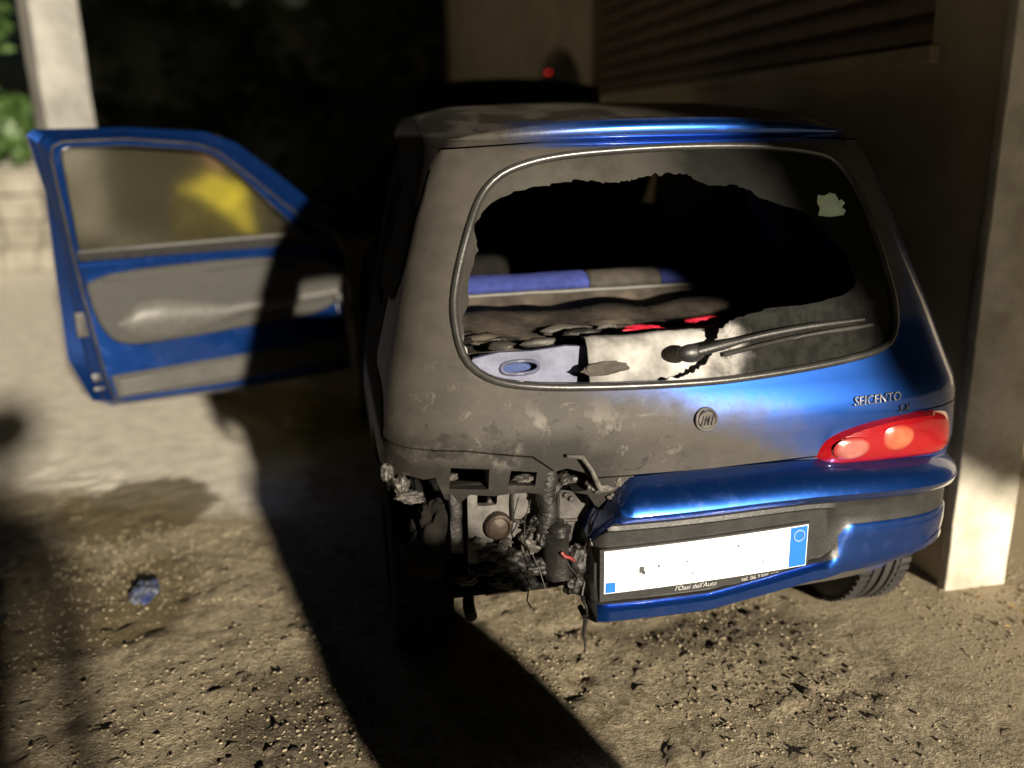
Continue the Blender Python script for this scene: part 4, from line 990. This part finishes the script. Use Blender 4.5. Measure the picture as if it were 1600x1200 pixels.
# ------------------------------------------------------------------ people
def skin_mesh(name, nodes, edges, mat, parent, sub=2):
    me = bpy.data.meshes.new(name); me.from_pydata([p for p, r in nodes], edges, []); me.update()
    o = bpy.data.objects.new(name, me); COL.objects.link(o)
    md = o.modifiers.new('s', 'SKIN'); sk = me.skin_vertices[0].data
    for i, (p, r) in enumerate(nodes): sk[i].radius = r if isinstance(r, tuple) else (r, r)
    sk[0].use_root = True
    o.modifiers.new('u', 'SUBSURF').levels = sub
    dg = bpy.context.evaluated_depsgraph_get(); dg.update()
    m2 = bpy.data.meshes.new_from_object(o.evaluated_get(dg)); bpy.data.objects.remove(o)
    return link(name, m2, mat, parent, True, 180)
def person(name, base, rz, label, jacket, lean=0.0, k=1.0, bend=0.0):
    t = empty(name, base, label, 'person'); R = Matrix.Rotation(rz, 3, 'Z'); b = V(base)
    def P(x, y, z):
        yy = y + max(0, z - .95) * math.tan(lean)
        zz = z - max(0, z - .95) * (1 - math.cos(lean))
        return tuple(b + R @ V((x * k, yy * k, zz * k)))
    nodes = [(P(0, 0, .95), (.15, .11)), (P(0, .0, 1.12), (.145, .105)), (P(0, .0, 1.30), (.175, .12)), (P(0, .0, 1.43), (.14, .10)), (P(0, .01, 1.50), .058), (P(0, .015, 1.555), .06)]
    edges = [(0, 1), (1, 2), (2, 3), (3, 4), (4, 5)]
    for s in (-1, 1):
        i = len(nodes)
        nodes += [(P(s * .18, 0, 1.41), .068), (P(s * .225, .03 + bend * .2, 1.14), .055), (P(s * .235, .16 + bend, .92 + bend * .5), .042), (P(s * .245, .20 + bend, .85 + bend * .6), .036)]
        edges += [(3, i), (i, i + 1), (i + 1, i + 2), (i + 2, i + 3)]
        j = len(nodes)
        nodes += [(P(s * .10, 0, .86), (.095, .10)), (P(s * .11, .03, .48), .068), (P(s * .12, -.01, .10), .050), (P(s * .125, .02, .045), .045), (P(s * .135, .16, .035), (.045, .034))]
        edges += [(0, j), (j, j + 1), (j + 1, j + 2), (j + 2, j + 3), (j + 3, j + 4)]
    skin_mesh('clothed_body', nodes, edges, jacket, t)
    # trousers and boots over the same legs
    for s in (-1, 1):
        skin_mesh('trouser_leg', [(P(s * .085, 0, .93), (.112, .118)), (P(s * .11, .03, .48), .082), (P(s * .12, -.01, .12), .066)], [(0, 1), (1, 2)], M['navy'], t)
        skin_mesh('boot', [(P(s * .12, -.02, .13), .062), (P(s * .125, -.01, .055), .058), (P(s * .135, .17, .045), (.054, .045))], [(0, 1), (1, 2)], M['boot'], t)
        # hand: palm, four fingers of different length, thumb from the palm's side
        pa = V((s * .245, .205 + bend, .84 + bend * .6))
        hn = [(P(*pa), .034), (P(pa.x, pa.y + .015, pa.z - .045), (.038, .022)), (P(pa.x, pa.y + .03, pa.z - .085), (.036, .018))]; he = [(0, 1), (1, 2)]
        for q, ln in enumerate((.062, .072, .066, .050)):
            i = len(hn); dx = (q - 1.5) * .019
            hn += [(P(pa.x + dx, pa.y + .035, pa.z - .095), .009), (P(pa.x + dx, pa.y + .045, pa.z - .095 - ln * .6), .0085), (P(pa.x + dx, pa.y + .035, pa.z - .095 - ln), .0075)]
            he += [(2, i), (i, i + 1), (i + 1, i + 2)]
        i = len(hn); hn += [(P(pa.x - s * .045, pa.y + .03, pa.z - .05), .011), (P(pa.x - s * .055, pa.y + .045, pa.z - .085), .009)]; he += [(1, i), (i, i + 1)]
        skin_mesh('hand', hn, he, M['skin'], t, 2)
    # head with face
    hc = V(P(0, .035, 1.665)); hvs = bmesh.new(); bmesh.ops.create_icosphere(hvs, subdivisions=4, radius=1)
    for v in hvs.verts:
        c = v.co.copy(); x, y, z = c.x * .076, c.y * .096, c.z * .118
        if z < 0: x *= 1 + z * 2.2; y *= 1 + z * .6
        if c.y > .4:
            y += .022 * math.exp(-((x / .012) ** 2) - ((z + .010) / .022) ** 2)            # nose
            y -= .010 * (math.exp(-(((abs(x) - .031) / .014) ** 2) - ((z - .016) / .012) ** 2))  # eye sockets
            y += .005 * math.exp(-((x / .022) ** 2) - ((z + .048) / .006) ** 2) - .004 * math.exp(-((x / .020) ** 2) - ((z + .042) / .003) ** 2)  # mouth
        v.co = hc + R @ (V((x, y, z)) * k)
    hd = link('head', from_bm(hvs), M['skin'], t, True, 180)
    for s in (-1, 1):
        c = hc + R @ (V((s * .077, .0, .0)) * k); link('ear', lump(tuple(c), (.012 * k, .018 * k, .030 * k), 3, 2, .1, 1), M['skin'], hd)
        c = hc + R @ (V((s * .031, .079, .016)) * k); link('eye', lump(tuple(c), (.012 * k, .010 * k, .008 * k), 3, 2, 0, 1), M['print_dark'], hd)
    hb = bmesh.new(); bmesh.ops.create_icosphere(hb, subdivisions=4, radius=1)
    bmesh.ops.delete(hb, geom=[v for v in hb.verts if v.co.z < -.1 - .1 * (v.co.y < 0) or (v.co.y > .35 and v.co.z < .52)], context='VERTS')
    for v in hb.verts:
        f = 1.07 + .04 * noise.noise(v.co * 5); v.co = hc + R @ (V((v.co.x * .079 * f, v.co.y * .099 * f, v.co.z * .121 * f)) * k)
    link('hair', from_bm(hb), M['hair'], hd, True, 180)
    return t
pr1 = person('person', (-1.50, 3.5, 0), math.radians(-150), 'person in a yellow jacket bending behind the misted glass of the open car door', M['hivis'], math.radians(20), .815, .12)
pr2 = person('person', (-.44, -4.55, 0), math.radians(10), 'person in dark clothes standing behind the photographer, outside the picture', M['navy'], 0, 1.08, 0)

link('head_shadow_lump', lump((-.44, -4.51, 1.86), (.17, .20, .15), 4, 3, .05, 1), M['caster'], pr2)  # lump added to widen the shadow of the head
# ------------------------------------------------------------------ loose things on the ground
tag(link('shadow_caster', lump((-.20, -1.34, .36), (.25, .24, .50), 8, 4, .22, 1.5), M['caster']), 'added black shadow bag lying in front of the photographer, below the picture', 'caster')  # unseen lump added only to cast the dark wedge on the ground
rg = random.Random(3)
def stones(name, count, fx_, smin, smax, mat, label, cat):
    vs, fs = [], []
    T = (1 + 5 ** .5) / 2
    ico = [V(p).normalized() for p in ((-1, T, 0), (1, T, 0), (-1, -T, 0), (1, -T, 0), (0, -1, T), (0, 1, T), (0, -1, -T), (0, 1, -T), (T, 0, -1), (T, 0, 1), (-T, 0, -1), (-T, 0, 1))]
    IF = ((0, 11, 5), (0, 5, 1), (0, 1, 7), (0, 7, 10), (0, 10, 11), (1, 5, 9), (5, 11, 4), (11, 10, 2), (10, 7, 6), (7, 1, 8), (3, 9, 4), (3, 4, 2), (3, 2, 6), (3, 6, 8), (3, 8, 9), (4, 9, 5), (2, 4, 11), (6, 2, 10), (8, 6, 7), (9, 8, 1))
    c = 0
    while c < count:
        p = fx_(rg)
        if p is None: continue
        c += 1; s = smin + (smax - smin) * rg.random() ** 3
        a = (s * rg.uniform(.7, 1.4), s * rg.uniform(.7, 1.4), s * rg.uniform(.45, .85)); th = rg.random() * 6.28; i = len(vs); z0 = gh(*p) + a[2] * .05
        for q in ico:
            r = rg.uniform(.78, 1.15); x, y = q.x * a[0] * r, q.y * a[1] * r
            vs.append((p[0] + x * math.cos(th) - y * math.sin(th), p[1] + x * math.sin(th) + y * math.cos(th), z0 + q.z * a[2] * r))
        fs += [tuple(i + q for q in f) for f in IF]
    o = make(name, vs, fs, mat, None, False); tag(o, label, cat, kind='stuff'); return o
def near(r):
    x = r.uniform(-1.9, 1.4); y = r.uniform(-.5, 1.5) if r.random() < .75 else r.uniform(-.5, 2.6)
    if x < -1.0 and y + .55 * x > .75 and r.random() < .97: return None
    if noise.noise(V((x * 2.3, y * 2.3, 0))) < r.uniform(-.5, .35): return None
    return (x, y)
stones('gravel', 20000, near, .0016, .0062, M['stone'], 'loose pale gravel scattered over the dirty yard', 'gravel')
def clump(r):
    k = r.random()
    if k < .45: x, y = r.gauss(.19, .14), r.gauss(.33, .035)
    elif k < .75: x, y = r.gauss(.30, .10), r.gauss(.05, .12)
    else: x, y = r.gauss(-1.0, .16), r.gauss(.16, .16)
    return (x, y)
stones('charred_debris', 150, clump, .004, .014, M['clod'], 'small black clods and charred bits fallen below the bumper', 'debris')
fr = lump((-1.49, .96, .012), (.040, .070, .014), 55, 4, .5, 2.3, .35)
tag(link('blue_fragment', fr, M['fragment'], None, True, 30), 'shiny crumpled blue fragment on the damp ground left of the car', 'fragment')
for k in range(16):
    x = rg.uniform(.92, 1.30); y = rg.uniform(.12, .32); a = rg.random() * 6.28; s = rg.uniform(.010, .018); z = gh(x, y) + .006
    vs = [(x + math.cos(a) * s, y + math.sin(a) * s, z), (x - math.sin(a) * s * .5, y + math.cos(a) * s * .5, z + .008), (x - math.cos(a) * s, y - math.sin(a) * s, z + .002), (x + math.sin(a) * s * .5, y - math.cos(a) * s * .5, z + .006)]
    tag(make('dry_leaf', vs, [(0, 1, 2), (0, 2, 3)], M['dryleaf'], None, False), 'small dry leaf on the ground by the foot of the pale corner pillar', 'leaf', 'dry leaves by the pillar')
